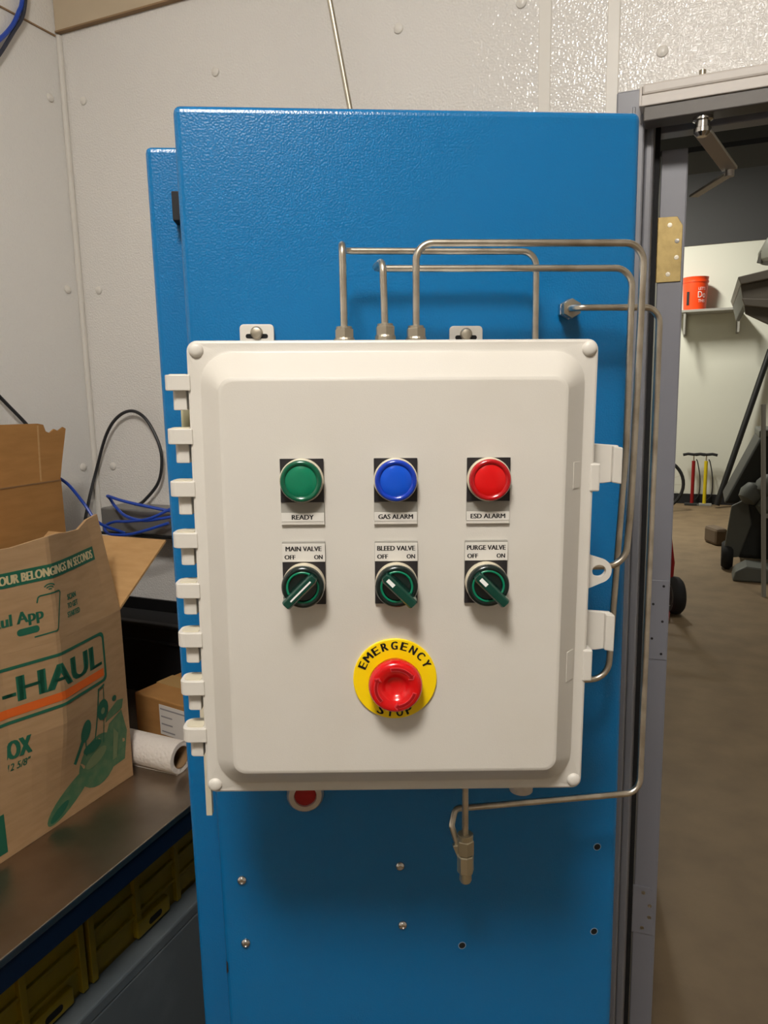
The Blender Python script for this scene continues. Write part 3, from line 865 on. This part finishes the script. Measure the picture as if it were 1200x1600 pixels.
def T(body, cx, cz, w, h, bold=0.01, shear=0.0, space=1.0):
    vs, fs = fit_text(body, w, h, bold, shear, space)
    n = len(vs); ft = h*bold*2.2
    return ([(cx+x+k*ft, cz+y) for k in (-1, 0, 1) for x, y in vs], [[i+j*n for i in q] for j in range(3) for q in fs])
def R_(x0, x1, z0, z1):
    return ([(x0,z0),(x1,z0),(x1,z1),(x0,z1)], [(0,1,2,3)])
def poly(pts):
    return (pts, [tuple(range(len(pts)))])
def ell(cx, cz, rx, rz, n=24, a0=0, rot=0.0):
    c, s = math.cos(rot), math.sin(rot)
    return poly([(cx+rx*math.cos(2*PI*i/n)*c-rz*math.sin(2*PI*i/n)*s, cz+rx*math.cos(2*PI*i/n)*s+rz*math.sin(2*PI*i/n)*c) for i in range(n)])
def outline(pts, w):
    """closed band of width w inside a polygon given counter-clockwise around its centre"""
    cx = sum(p[0] for p in pts)/len(pts); cz = sum(p[1] for p in pts)/len(pts)
    hx = max(p[0] for p in pts)-cx; hz = max(p[1] for p in pts)-cz
    inn = [(cx+(x-cx)*(hx-w)/hx, cz+(z-cz)*(hz-w)/hz) for x, z in pts]
    n = len(pts)
    return (pts+inn, [(i,(i+1)%n,n+(i+1)%n,n+i) for i in range(n)])
lay('logo_frame', 'print_green', [outline(rrect(0.150, 0.0445, 0.010, 4, 0.066, 1.1055), 0.005)], face_u)
lay('logo_lettering', 'print_green', [T('U-HAUL', 0.0875, 1.1125, 0.230, 0.040, 0.035)], face_u)
lay('logo_stripe', 'print_orange', [R_(-0.076, 0.208, 1.0715, 1.0855)], face_u)
lay('size_lettering', 'print_green', [T('SMALL BOX', -0.010, 1.0195, 0.120, 0.030, 0.03)], face_u)
lay('size_lettering', 'print_green', [T('16 3/8" x 12 5/8" x 12 5/8"', -0.0195, 0.9925, 0.136, 0.012, 0.012, 0.25)], face_u)
# kettle, pot, mitt and kitchen tools
lay_each('kitchen_print', 'print_green_mid', [ell(0.188,0.922,0.046,0.048), poly([(0.205,0.890),(0.252,0.893),(0.262,0.945),(0.250,0.990),(0.215,0.978),(0.205,0.955)]),
    poly([(0.205,0.984),(0.213,1.000),(0.240,1.012),(0.257,1.008),(0.252,0.992)]), ell(0.125,0.890,0.058,0.019,24,0,0.55)], face_u, 0.0005)
lay_each('kitchen_print', 'print_green', [ell(0.155,0.992,0.012,0.020,20,0,-0.2), poly([(0.128,0.945),(0.134,0.940),(0.150,0.972),(0.144,0.980)]), poly([(0.153,0.978),(0.156,0.978),(0.160,0.945),(0.157,0.945)]),
    poly([(0.176,0.955),(0.179,0.955),(0.191,1.052),(0.188,1.052)]), poly([(0.188,1.050),(0.206,1.054),(0.206,1.058),(0.188,1.054)]), poly([(0.202,1.052),(0.204,1.052),(0.201,0.95),(0.199,0.95)]),
    ell(0.199,1.012,0.015,0.019,12), ell(0.172,0.955,0.022,0.010), ell(0.100,0.872,0.022,0.008,16,0,0.5), ell(0.231,1.020,0.006,0.005)], face_u, 0.0009)
lay_each('kitchen_print', 'print_green_light', [ell(0.182,0.930,0.026,0.012,20,0,0.35), poly([(0.222,0.905),(0.232,0.906),(0.238,0.95),(0.226,0.965)]), ell(0.199,1.010,0.005,0.006)], face_u, 0.0012)
lay('phone_print', 'print_green', [R_(-0.05,-0.0,0.862,0.925)], face_u)
lay('flap_banner', 'print_green', [R_(-0.146, 0.233, 1.2715, 1.2945)], flap_u)
lay('flap_lettering', 'print_cream', [T('YOUR BELONGINGS IN SECONDS', 0.122, 1.283, 0.208, 0.0140, 0.03)], flap_u, 0.0012)
lay_each('flap_lettering', 'print_green', [T('U-Haul App', 0.030, 1.2185, 0.112, 0.024, 0.02), T('SCAN', 0.148, 1.232, 0.022, 0.009, 0.03), T('TO GET', 0.148, 1.218, 0.026, 0.009, 0.03), T('STARTED', 0.148, 1.204, 0.031, 0.009, 0.03)], flap_u, 0.0006)
ph = [(0.070,1.186),(0.104,1.187),(0.107,1.190),(0.1205,1.246),(0.118,1.249),(0.084,1.248),(0.081,1.246),(0.079,1.238)]
segs = []
for i in range(len(ph)-1):
    (x1,z1),(x2,z2) = ph[i], ph[i+1]; L_ = math.hypot(x2-x1,z2-z1); nx, nz = -(z2-z1)/L_*0.0011, (x2-x1)/L_*0.0011
    segs.append(poly([(x1+nx,z1+nz),(x1-nx,z1-nz),(x2-nx,z2-nz),(x2+nx,z2+nz)]))
for rr_ in (0.004, 0.008, 0.012):
    n = 8; pts = [(0.101+rr_*math.cos(math.radians(40+100*i/n)), 1.253+rr_*math.sin(math.radians(40+100*i/n))) for i in range(n+1)] + [(0.101+(rr_-0.0018)*math.cos(math.radians(140-100*i/n)), 1.253+(rr_-0.0018)*math.sin(math.radians(140-100*i/n))) for i in range(n+1)]
    segs.append(poly(pts))
segs.append(poly(rrect(0.0165,0.0055,0.005,4,0.062,1.1985)))
lay_each('phone_print', 'print_green', segs[-4:], flap_u, 0.0006)
lay('phone_print', 'print_green', segs[:-4], flap_u)

# tall plain carton behind the moving box
bo3 = (-1.04, 0.515, 0.85)
tb = empty('tall_carton', W(*bo3), TH); tag(tb, 'tall plain brown carton with a torn upright flap behind the printed moving box', 'cardboard box')
m = MB().box(-1.06, -1.056, -0.10, 0.515, 0.8505, 1.368)
m.build('carton_side', 'cardboard_brown', tb, org=bo3)
MB().box(-1.20, -1.196, -0.10, 0.515, 0.8505, 1.368).build('carton_side', 'cardboard_brown', tb, org=bo3)
MB().box(-1.1958, -1.0602, 0.511, 0.515, 0.8505, 1.368).build('carton_side', 'cardboard_brown', tb, org=bo3)
MB().box(-1.1958, -1.0602, -0.10, -0.096, 0.8505, 1.368).build('carton_side', 'cardboard_brown', tb, org=bo3)

def build_carton_flap():
    # outline in (v, z), torn along the top right
    pts = [(-0.10,1.369),(0.513,1.364),(0.528,1.41),(0.553,1.480),(0.546,1.484),(0.530,1.476),(0.520,1.481),(0.506,1.473),(0.496,1.477),(0.492,1.492),(0.478,1.495),(-0.10,1.508)]
    def to(a, b, d): return (-1.057 - 0.10*(b-1.368) + d, a, b)
    MB().prism(pts, 0, -0.004, to).build('carton_flap', 'cardboard_brown', tb, org=bo3)
    MB().prism([(0.458,1.371),(0.462,1.371),(0.478,1.491),(0.474,1.491)], 0.0002, 0.0012, to).build('flap_crease', 'cardboard_in', tb, org=bo3)
build_carton_flap()
MB().box(-1.0562, -1.0548, -0.10, 0.512, 1.3655, 1.3685).build('fold_edge', 'cardboard_edge', tb, org=bo3)

# parcel with paper label
po = (-0.80, 0.417, 0.85)
pr_ = empty('parcel', W(*po), TH - math.radians(9)); tag(pr_, 'small taped brown parcel with white address label beside the paper roll', 'parcel')
MB().box(0, 0.26, 0, 0.155, 0.0006, 0.088).build('parcel_body', 'cardboard_brown', pr_, 0.003)
MB().box(0.075, 0.185, -0.0010, 0.0002, 0.014, 0.078).build('address_label', 'label_paper', pr_)
for k, (x0, x1) in enumerate(((0.078,0.165),(0.080,0.112),(0.080,0.112),(0.080,0.118))):
    z = 0.068-0.016*k
    MB().box(x0, x1, -0.0014, -0.0009, z, z+0.003).build('label_lettering', 'label_print', pr_)
MB().box(-0.0005, 0.26, 0.06, 0.105, 0.0878, 0.0890).build('tape_strip', 'tape', pr_)
MB().box(-0.0012, 0.0002, 0.06, 0.105, 0.02, 0.0888).build('tape_strip', 'tape', pr_)

# paper roll lying on the bench
ro_ = (-0.60, 0.312, 0.8805)
pt = empty('paper_roll', W(*ro_), TH); tag(pt, 'nearly used up roll of white paper towel lying on the bench', 'paper roll')
MB().lathe([(0.021,0),(0.0300,0.0),(0.0302,0.003),(0.0302,0.25),(0.021,0.25)], (0,0,0), (-1,0.03,0), 40, cap0=False, cap1=False).build('paper_wrap', 'paper', pt, auto=60)
MB().lathe([(0.0200,0.001),(0.0212,0.001),(0.0212,0.249),(0.0200,0.249),(0.0200,0.001)], (0,0,0), (-1,0.03,0), 32, cap0=False, cap1=False).build('cardboard_core', 'core', pt)
MB().prism([(0.0,-0.0302),(0.008,-0.0300),(0.014,-0.0297),(0.014,-0.0290),(0.0,-0.0290)], -0.001, -0.24, lambda a, b, d: (d, -a, b)).build('loose_sheet', 'paper', pt)

# black tray
to_ = (-0.98, 0.66, 0.85)
tr = empty('plastic_tray', W(*to_), TH); tag(tr, 'black plastic stacking tray at the rear of the bench behind the parcel', 'tray')
MB().box(-0.19, 0.24, -0.07, 0.11, 0.0006, 0.012).build('tray_base', 'black', tr, org=(0,0,0))
for (x0,x1,y0,y1) in ((-0.19,0.24,-0.07,-0.064),(-0.19,0.24,0.104,0.11),(-0.19,-0.184,-0.064,0.104),(0.234,0.24,-0.064,0.104)):
    MB().box(x0,x1,y0,y1,0.012,0.172).build('tray_side', 'black', tr)
MB().box(-0.20,0.25,-0.082,-0.062,0.168,0.178).build('tray_rim', 'black', tr, 0.003)
MB().box(-0.195,0.245,-0.078,-0.0635,0.128,0.134).build('tray_rim', 'black', tr, 0.002)
MB().box(-0.16,0.20,-0.062,0.09,0.013,0.15).build('dark_contents', 'black_matte', tr, 0.01)

# wall device and cables
do = (-1.02, 0.74, 1.195)
dv = empty('network_box', W(*do), TH); tag(dv, 'flat grey metal device fixed to the wall under the blue cables', 'device')
MB().box(-0.12, 0.14, -0.03, 0.0595, 0.012, 0.075).build('device_case', 'device_grey', dv, 0.004)
MB().box(-0.13, 0.15, -0.034, 0.0595, 0.006, 0.012).build('device_base', 'black', dv, 0.002)
def cable(name, pts, r, m, label, cat='cable', grp=None, n=8):
    o = MB().tube([W(*p) for p in spline(pts, 8)], r, n).build(name, m)
    tag(o, label, cat, grp)
    return o
cable('power_cable', [(-1.215,0.724,1.215),(-1.215,0.752,1.288),(-1.215,0.782,1.353),(-1.165,0.775,1.447),(-1.123,0.775,1.495),(-1.073,0.775,1.513),(-1.028,0.775,1.492),(-0.994,0.775,1.435),(-0.987,0.775,1.383),(-1.004,0.775,1.329),(-1.053,0.775,1.282),(-1.075,0.765,1.268)], 0.0042, 'cable_black', 'black cable standing in a tall loop against the corner wall')
cable('network_cable', [(-1.10,0.53,1.372),(-1.10,0.55,1.366),(-1.09,0.57,1.345),(-1.07,0.59,1.30),(-1.04,0.60,1.255),(-1.02,0.66,1.22)], 0.0038, 'cable_blue', 'blue cable running down from the torn carton flap')
co_ = [(-0.90,0.69,1.275),(-0.96,0.67,1.288),(-1.02,0.66,1.300),(-1.072,0.67,1.308),(-1.085,0.69,1.298),(-1.06,0.68,1.280),(-1.01,0.66,1.262),(-0.95,0.65,1.256),(-0.90,0.66,1.262),(-0.87,0.68,1.268)]
cable('network_cable', co_, 0.0038, 'cable_blue', 'coiled blue cable lying on the grey wall device, upper turn')
cable('network_cable', [(-0.87,0.645,1.255),(-0.93,0.635,1.236),(-0.99,0.635,1.222),(-1.05,0.64,1.220),(-1.08,0.66,1.232),(-1.05,0.66,1.246),(-0.99,0.65,1.252),(-0.93,0.65,1.262),(-0.88,0.67,1.285)], 0.0036, 'cable_blue', 'coiled blue cable hanging before the grey wall device, lower turn')
cable('network_cable', [(-1.222,0.50,2.295),(-1.222,0.58,2.325),(-1.222,0.61,2.347),(-1.222,0.649,2.391),(-1.222,0.672,2.43),(-1.222,0.685,2.46),(-1.222,0.70,2.55),(-1.222,0.71,2.70)], 0.005, 'cable_blue', 'blue cable hanging high on the left wall near the corner')
cable('power_cable', [(-1.222,0.50,2.20),(-1.222,0.57,2.275),(-1.222,0.606,2.315),(-1.222,0.651,2.379),(-1.220,0.678,2.42),(-1.220,0.692,2.462),(-1.220,0.71,2.55),(-1.220,0.72,2.70)], 0.0045, 'cable_dark', 'dark cable hanging beside the blue one high on the left wall')
cable('power_cable', [(-1.21,0.40,1.66),(-1.21,0.46,1.60),(-1.21,0.52,1.54),(-1.20,0.57,1.48),(-1.19,0.60,1.42)], 0.0042, 'cable_black', 'short black cable on the left wall above the tall carton')

# ------------------------------------------------------------------ things in the bay
so = (0.0, BV, 2.43)
sh = empty('wall_shelf', W(0.30, BV-0.001, 2.40), TH); tag(sh, 'small wall shelf on brackets carrying the orange bucket', 'shelf')
MB().box(-0.42, 0.33, -0.42, 0, 0.02, 0.05).build('shelf_board', 'machine_light', sh, 0.003)
for x in (-0.30, 0.305):
    MB().box(x-0.015, x+0.015, -0.02, 0, -0.24, 0.02).build('bracket', 'machine_light', sh)
    MB().box(x-0.015, x+0.015, -0.40, 0, 0.0, 0.02).build('bracket', 'machine_light', sh)
    MB().box(x-0.012, x+0.012, -0.405, -0.38, -0.24, 0.02).build('bracket', 'machine_light', sh)
bu = empty('bucket', W(0.105, BV-0.22, 2.4505), TH); tag(bu, 'orange plastic bucket with white lettering on the far wall shelf', 'bucket')
MB().lathe([(0.128,0),(0.130,0.01),(0.146,0.33),(0.152,0.33),(0.152,0.35),(0.147,0.352),(0.150,0.39),(0.153,0.395),(0.148,0.395),(0.128,0.02)], (0,0,0), (0,0,1), 32).build('bucket_wall', 'bucket_orange', bu)
def on_b(x, z):
    r = 0.131 + 0.05*z
    a = x/r - PI/2 + 0.12
    return (r*math.cos(a), r*math.sin(a), z)
def bucket_text(body, cx, cz, w, h, m):
    tf = fit_text(body, w, h, 0.02); mb = MB()
    put_text(mb, tf, lambda p, q: tuple(c*(1.03 if i < 2 else 1) for i, c in enumerate(on_b(cx+p, cz+q))))
    mb.build('lettering', m, bu)
bucket_text("LET'S", 0.065, 0.250, 0.085, 0.035, 'print_white')
bucket_text('Do', 0.065, 0.180, 0.095, 0.075, 'print_white')
bucket_text('THIS', 0.065, 0.105, 0.085, 0.035, 'print_white')
mb = MB()
mb.add([tuple(c*(1.03 if i < 2 else 1) for i, c in enumerate(on_b(x, z))) for x, z in ((-0.115,0.06),(-0.080,0.06),(-0.080,0.22),(-0.115,0.22))], [(0,1,2,3)])
mb.build('dark_patch', 'plate_black', bu)

def floor_pump(u, label, m):
    t = empty('floor_pump', W(u, BV-0.16, 0), TH); tag(t, label, 'bicycle pump', 'bicycle pumps by the far wall')
    MB().cyl((0,0,0.03),(0,0,0.58),0.022,n=16).build('pump_barrel', m, t)
    MB().cyl((0,0,0.578),(0,0,0.655),0.008,n=10).build('pump_rod', 'steel_dull', t)
    MB().tube([(-0.13,0,0.655),(-0.07,0,0.668),(0,0,0.66),(0.07,0,0.668),(0.13,0,0.655)], 0.018, 10).build('pump_handle', 'rubber', t)
    MB().box(-0.09,0.09,-0.03,0.03,0.0,0.032).build('pump_foot', 'machine_dark' if m != 'yellow_paint' else 'machine_light', t, 0.006)
    MB().tube(spline([(0.02,0,0.06),(0.08,-0.01,0.15),(0.085,-0.01,0.35),(0.05,-0.01,0.55),(0.03,0,0.60)],6), 0.007, 8).build('hose', 'rubber', t)
floor_pump(0.178, 'red bicycle floor pump standing at the far wall', 'red_paint')
floor_pump(0.325, 'yellow bicycle floor pump standing at the far wall', 'yellow_paint')

# bicycle leaning at the far left of the bay: wheel and part of the frame show
bi = empty('bicycle', W(-0.23, 8.95, 0), TH + math.radians(12)); tag(bi, 'bicycle with red frame half hidden by the door edge', 'bicycle')
R = 0.335
MB().ring([[( (R-0.02+0.02*math.cos(b))*math.cos(a_), 0.018*math.sin(b), R+0.002+(R-0.02+0.02*math.cos(b))*math.sin(a_)) for b in [2*PI*j/8 for j in range(8)]] for a_ in [2*PI*i/40 for i in range(40)]], closed=True).build('wheel_tyre', 'rubber', bi)
m = MB()
for i in range(16):
    a_ = 2*PI*i/16
    m.cyl((0,0,R), ((R-0.03)*math.cos(a_), 0, R+(R-0.03)*math.sin(a_)), 0.002, n=5)
m.build('spokes', 'steel_dull', bi)
MB().cyl((0,-0.05,R),(0,0.05,R),0.025,n=14).build('hub', 'machine_dark', bi)
m = MB().cyl((0,0.03,R),(-0.12,0.03,0.78),0.016,n=10).cyl((-0.12,0.0,0.72),(-0.16,0.0,0.93),0.02,n=10)
m.build('fork', 'red_paint', bi)
MB().tube([(0.02,0,0.74),(-0.06,0,0.80),(-0.14,0,0.86),(-0.6,0,0.84)],0.02,10).build('top_bar', 'red_paint', bi)
MB().cyl((-0.16,-0.28,0.95),(-0.16,0.28,0.95),0.013,n=10).build('handlebar', 'rubber', bi)
MB().cyl((-0.13,0,0.74),(-0.58,0,0.30),0.02,n=10).build('down_bar', 'red_paint', bi)
MB().ring([[( -1.0+(R-0.02+0.02*math.cos(b))*math.cos(a_), 0.018*math.sin(b), R+0.002+(R-0.02+0.02*math.cos(b))*math.sin(a_)) for b in [2*PI*j/8 for j in range(8)]] for a_ in [2*PI*i/32 for i in range(32)]], closed=True).build('wheel_tyre', 'rubber', bi)
MB().cyl((-0.58,0,0.30),(-1.0,0,R),0.014,n=8).build('chain_stay', 'red_paint', bi)
MB().cyl((-0.58,0,0.30),(-0.66,0,0.86),0.017,n=8).build('seat_post', 'red_paint', bi)
MB().box(-0.80,-0.56,-0.05,0.05,0.86,0.91).build('saddle', 'rubber', bi, 0.02)

# red hand truck near the door
ht = empty('hand_truck', W(0.10, 4.55, 0), TH); tag(ht, 'red hand truck with black pneumatic wheel just beyond the door', 'hand truck')
def wheel(parent, c, axis, R, wdt, name='wheel'):
    w_ = MB().lathe([(R*0.55,-wdt*0.42),(R*0.82,-wdt*0.5),(R*0.96,-wdt*0.3),(R,0),(R*0.96,wdt*0.3),(R*0.82,wdt*0.5),(R*0.55,wdt*0.42)], c, axis, 28).build(name, 'rubber', parent)
    MB().lathe([(R*0.5,-wdt*0.36),(R*0.56,-wdt*0.46),(R*0.56,wdt*0.46),(R*0.5,wdt*0.36)], c, axis, 20).build('wheel_rim', 'machine_light', w_)
wheel(ht, (0.045,0,0.130), (1,0.35,0), 0.130, 0.085)
wheel(ht, (-0.42,0.10,0.130), (1,0.35,0), 0.130, 0.085)
MB().tube(fillet([(0.0,0.02,0.10),(-0.035,0.10,0.95),(-0.05,0.14,1.25),(-0.36,0.2,1.25),(-0.36,0.16,0.95),(-0.36,0.10,0.10)],0.06),0.016,10).build('truck_frame', 'red_paint', ht)
for z in (0.35,0.65,0.92):
    MB().cyl((-0.012-0.02*z,0.035+0.06*z,z),(-0.36,0.10+0.06*z,z),0.012,n=8).build('cross_bar', 'red_paint', ht)
MB().tube([(0.012,0.0,0.14),(0.022,0.03,0.35),(-0.02,0.08,0.62)],0.012,8).build('wheel_strut', 'red_paint', ht)
MB().box(-0.38,0.02,-0.22,0.03,0.015,0.03).build('toe_plate', 'red_paint', ht)

# dark machinery on the right of the bay
mc = empty('snow_blower', W(0.755, 6.35, 0), TH); tag(mc, 'dark wheeled machine with red topped hood standing right in the bay', 'machine')
MB().box(-0.18,0.55,-0.35,0.45,0.10,0.62).build('engine_block', 'machine_dark', mc, 0.04, 3)
MB().prism([(-0.30,0.55),(-0.05,1.12),(0.55,1.14),(0.55,0.60)], -0.30, 0.40, lambda a, b, d: (a, d, b)).build('hood', 'machine_dark', mc, 0.03, 3)
MB().box(-0.06,0.55,-0.28,0.36,1.10,1.17).build('hood_top', 'machine_mid', mc, 0.015)
MB().prism(rrect(0.10,0.028,0.02,4,0.13,1.16), -0.34, -0.29, lambda a, b, d: (a, d, b)).build('red_grip', 'red_paint', mc)
MB().prism([(-0.36,0.10),(-0.30,0.55),(-0.15,0.62),(-0.10,0.40),(-0.20,0.12)], -0.38, -0.355, lambda a, b, d: (a*0.8, d, b)).build('side_shield', 'machine_mid', mc, 0.01)
for k, (x, z, s) in enumerate(((-0.10,0.66,0.09),(0.02,0.72,0.10),(0.14,0.68,0.09),(0.05,0.58,0.11),(0.22,0.74,0.09))):
    MB().lathe([(s*0.3,-s),(s*0.8,-s*0.7),(s,0),(s*0.8,s*0.7),(s*0.3,s)], (x,-0.40,z), (0.5,0.3,0.8), 12).build('casting', 'machine_mid', mc)
MB().box(0.0,0.40,-0.50,-0.40,0.14,0.50).build('grille', 'black', mc, 0.01)
MB().box(-0.01,0.41,-0.515,-0.495,0.48,0.515).build('grille_frame', 'machine_light', mc, 0.004)
wheel(mc, (-0.25,-0.30,0.12), (1,0,0), 0.12, 0.09)
wheel(mc, (0.42,-0.30,0.12), (1,0,0), 0.12, 0.09)
MB().prism([(-0.22,0.0),(0.30,0.0),(0.30,0.10),(-0.12,0.13),(-0.20,0.08)], -0.75, -0.50, lambda a, b, d: (a, d, b)).build('scraper', 'machine_mid', mc, 0.015)
mat('block_brown', (104, 88, 70), 0.8)
ck = MB().box(-0.06,0.06,-0.12,0.12,0.0,0.17).build('wood_block', 'block_brown', None, 0.03)
ck.location = W(0.43, 7.1, 0); ck.rotation_euler = (0,0,TH+0.5); tag(ck, 'small brown block lying on the bay floor before the dark machine', 'block')

po1 = pole('leaning_pole', W(0.470,9.42,0.035), W(0.985,9.66,1.95), 0.036, 'black'); tag(po1, 'thick black pole leaning against the far wall', 'pole')
po2 = MB().cyl(W(0.735,5.2,0.0), W(0.655,5.2,1.40), 0.016, n=12).build('upright_pole', 'machine_light'); tag(po2, 'thin pale upright pole at the right edge before the dark machine', 'pole')

hd = empty('steel_hood', W(0.44, 5.0, 1.9), TH); tag(hd, 'dark steel hood hanging high at the right of the bay', 'hood')
def hoodpanel(pts, y0, y1, name, m):
    return MB().prism(pts, y0, y1, lambda a, b, d: (a, d, b)).build(name, m, hd, 0.006)
hoodpanel([(0.0,0.36),(0.9,0.53),(0.9,0.44),(0.02,0.31)], 0.0, 1.6, 'hood_top', 'hood_grey')
hoodpanel([(0.02,0.31),(0.9,0.44),(0.9,-0.34),(0.06,0.12)], 0.05, 0.09, 'hood_front', 'hood_grey')
hoodpanel([(0.03,0.22),(0.9,0.14),(0.9,0.02),(0.05,0.17)], 0.0, 0.05, 'hood_rail', 'hood_grey')
hoodpanel([(0.02,0.31),(0.05,0.19),(0.08,0.18),(0.06,0.31)], 0.09, 1.6, 'hood_side', 'machine_mid')
for x in (0.4, 0.85):
    MB().cyl((x,0.8,0.42),(x,0.8,3.0),0.012,n=8).build('hanger', 'steel_dull', hd)
dm = empty('white_tank', W(0.80, 5.5, 2.37), TH); tag(dm, 'round white tank top resting on the steel hood', 'tank')
MB().lathe([(0.20,0.0),(0.22,0.02),(0.22,0.07),(0.17,0.17),(0.10,0.23),(0.03,0.25)], (0,0,0.035), (0,0,1), 28).build('tank_dome', 'dome_white', dm)
MB().cyl((-0.21,-0.06,0.03),(-0.19,-0.06,0.11),0.02,n=10).build('tank_valve', 'machine_light', dm)
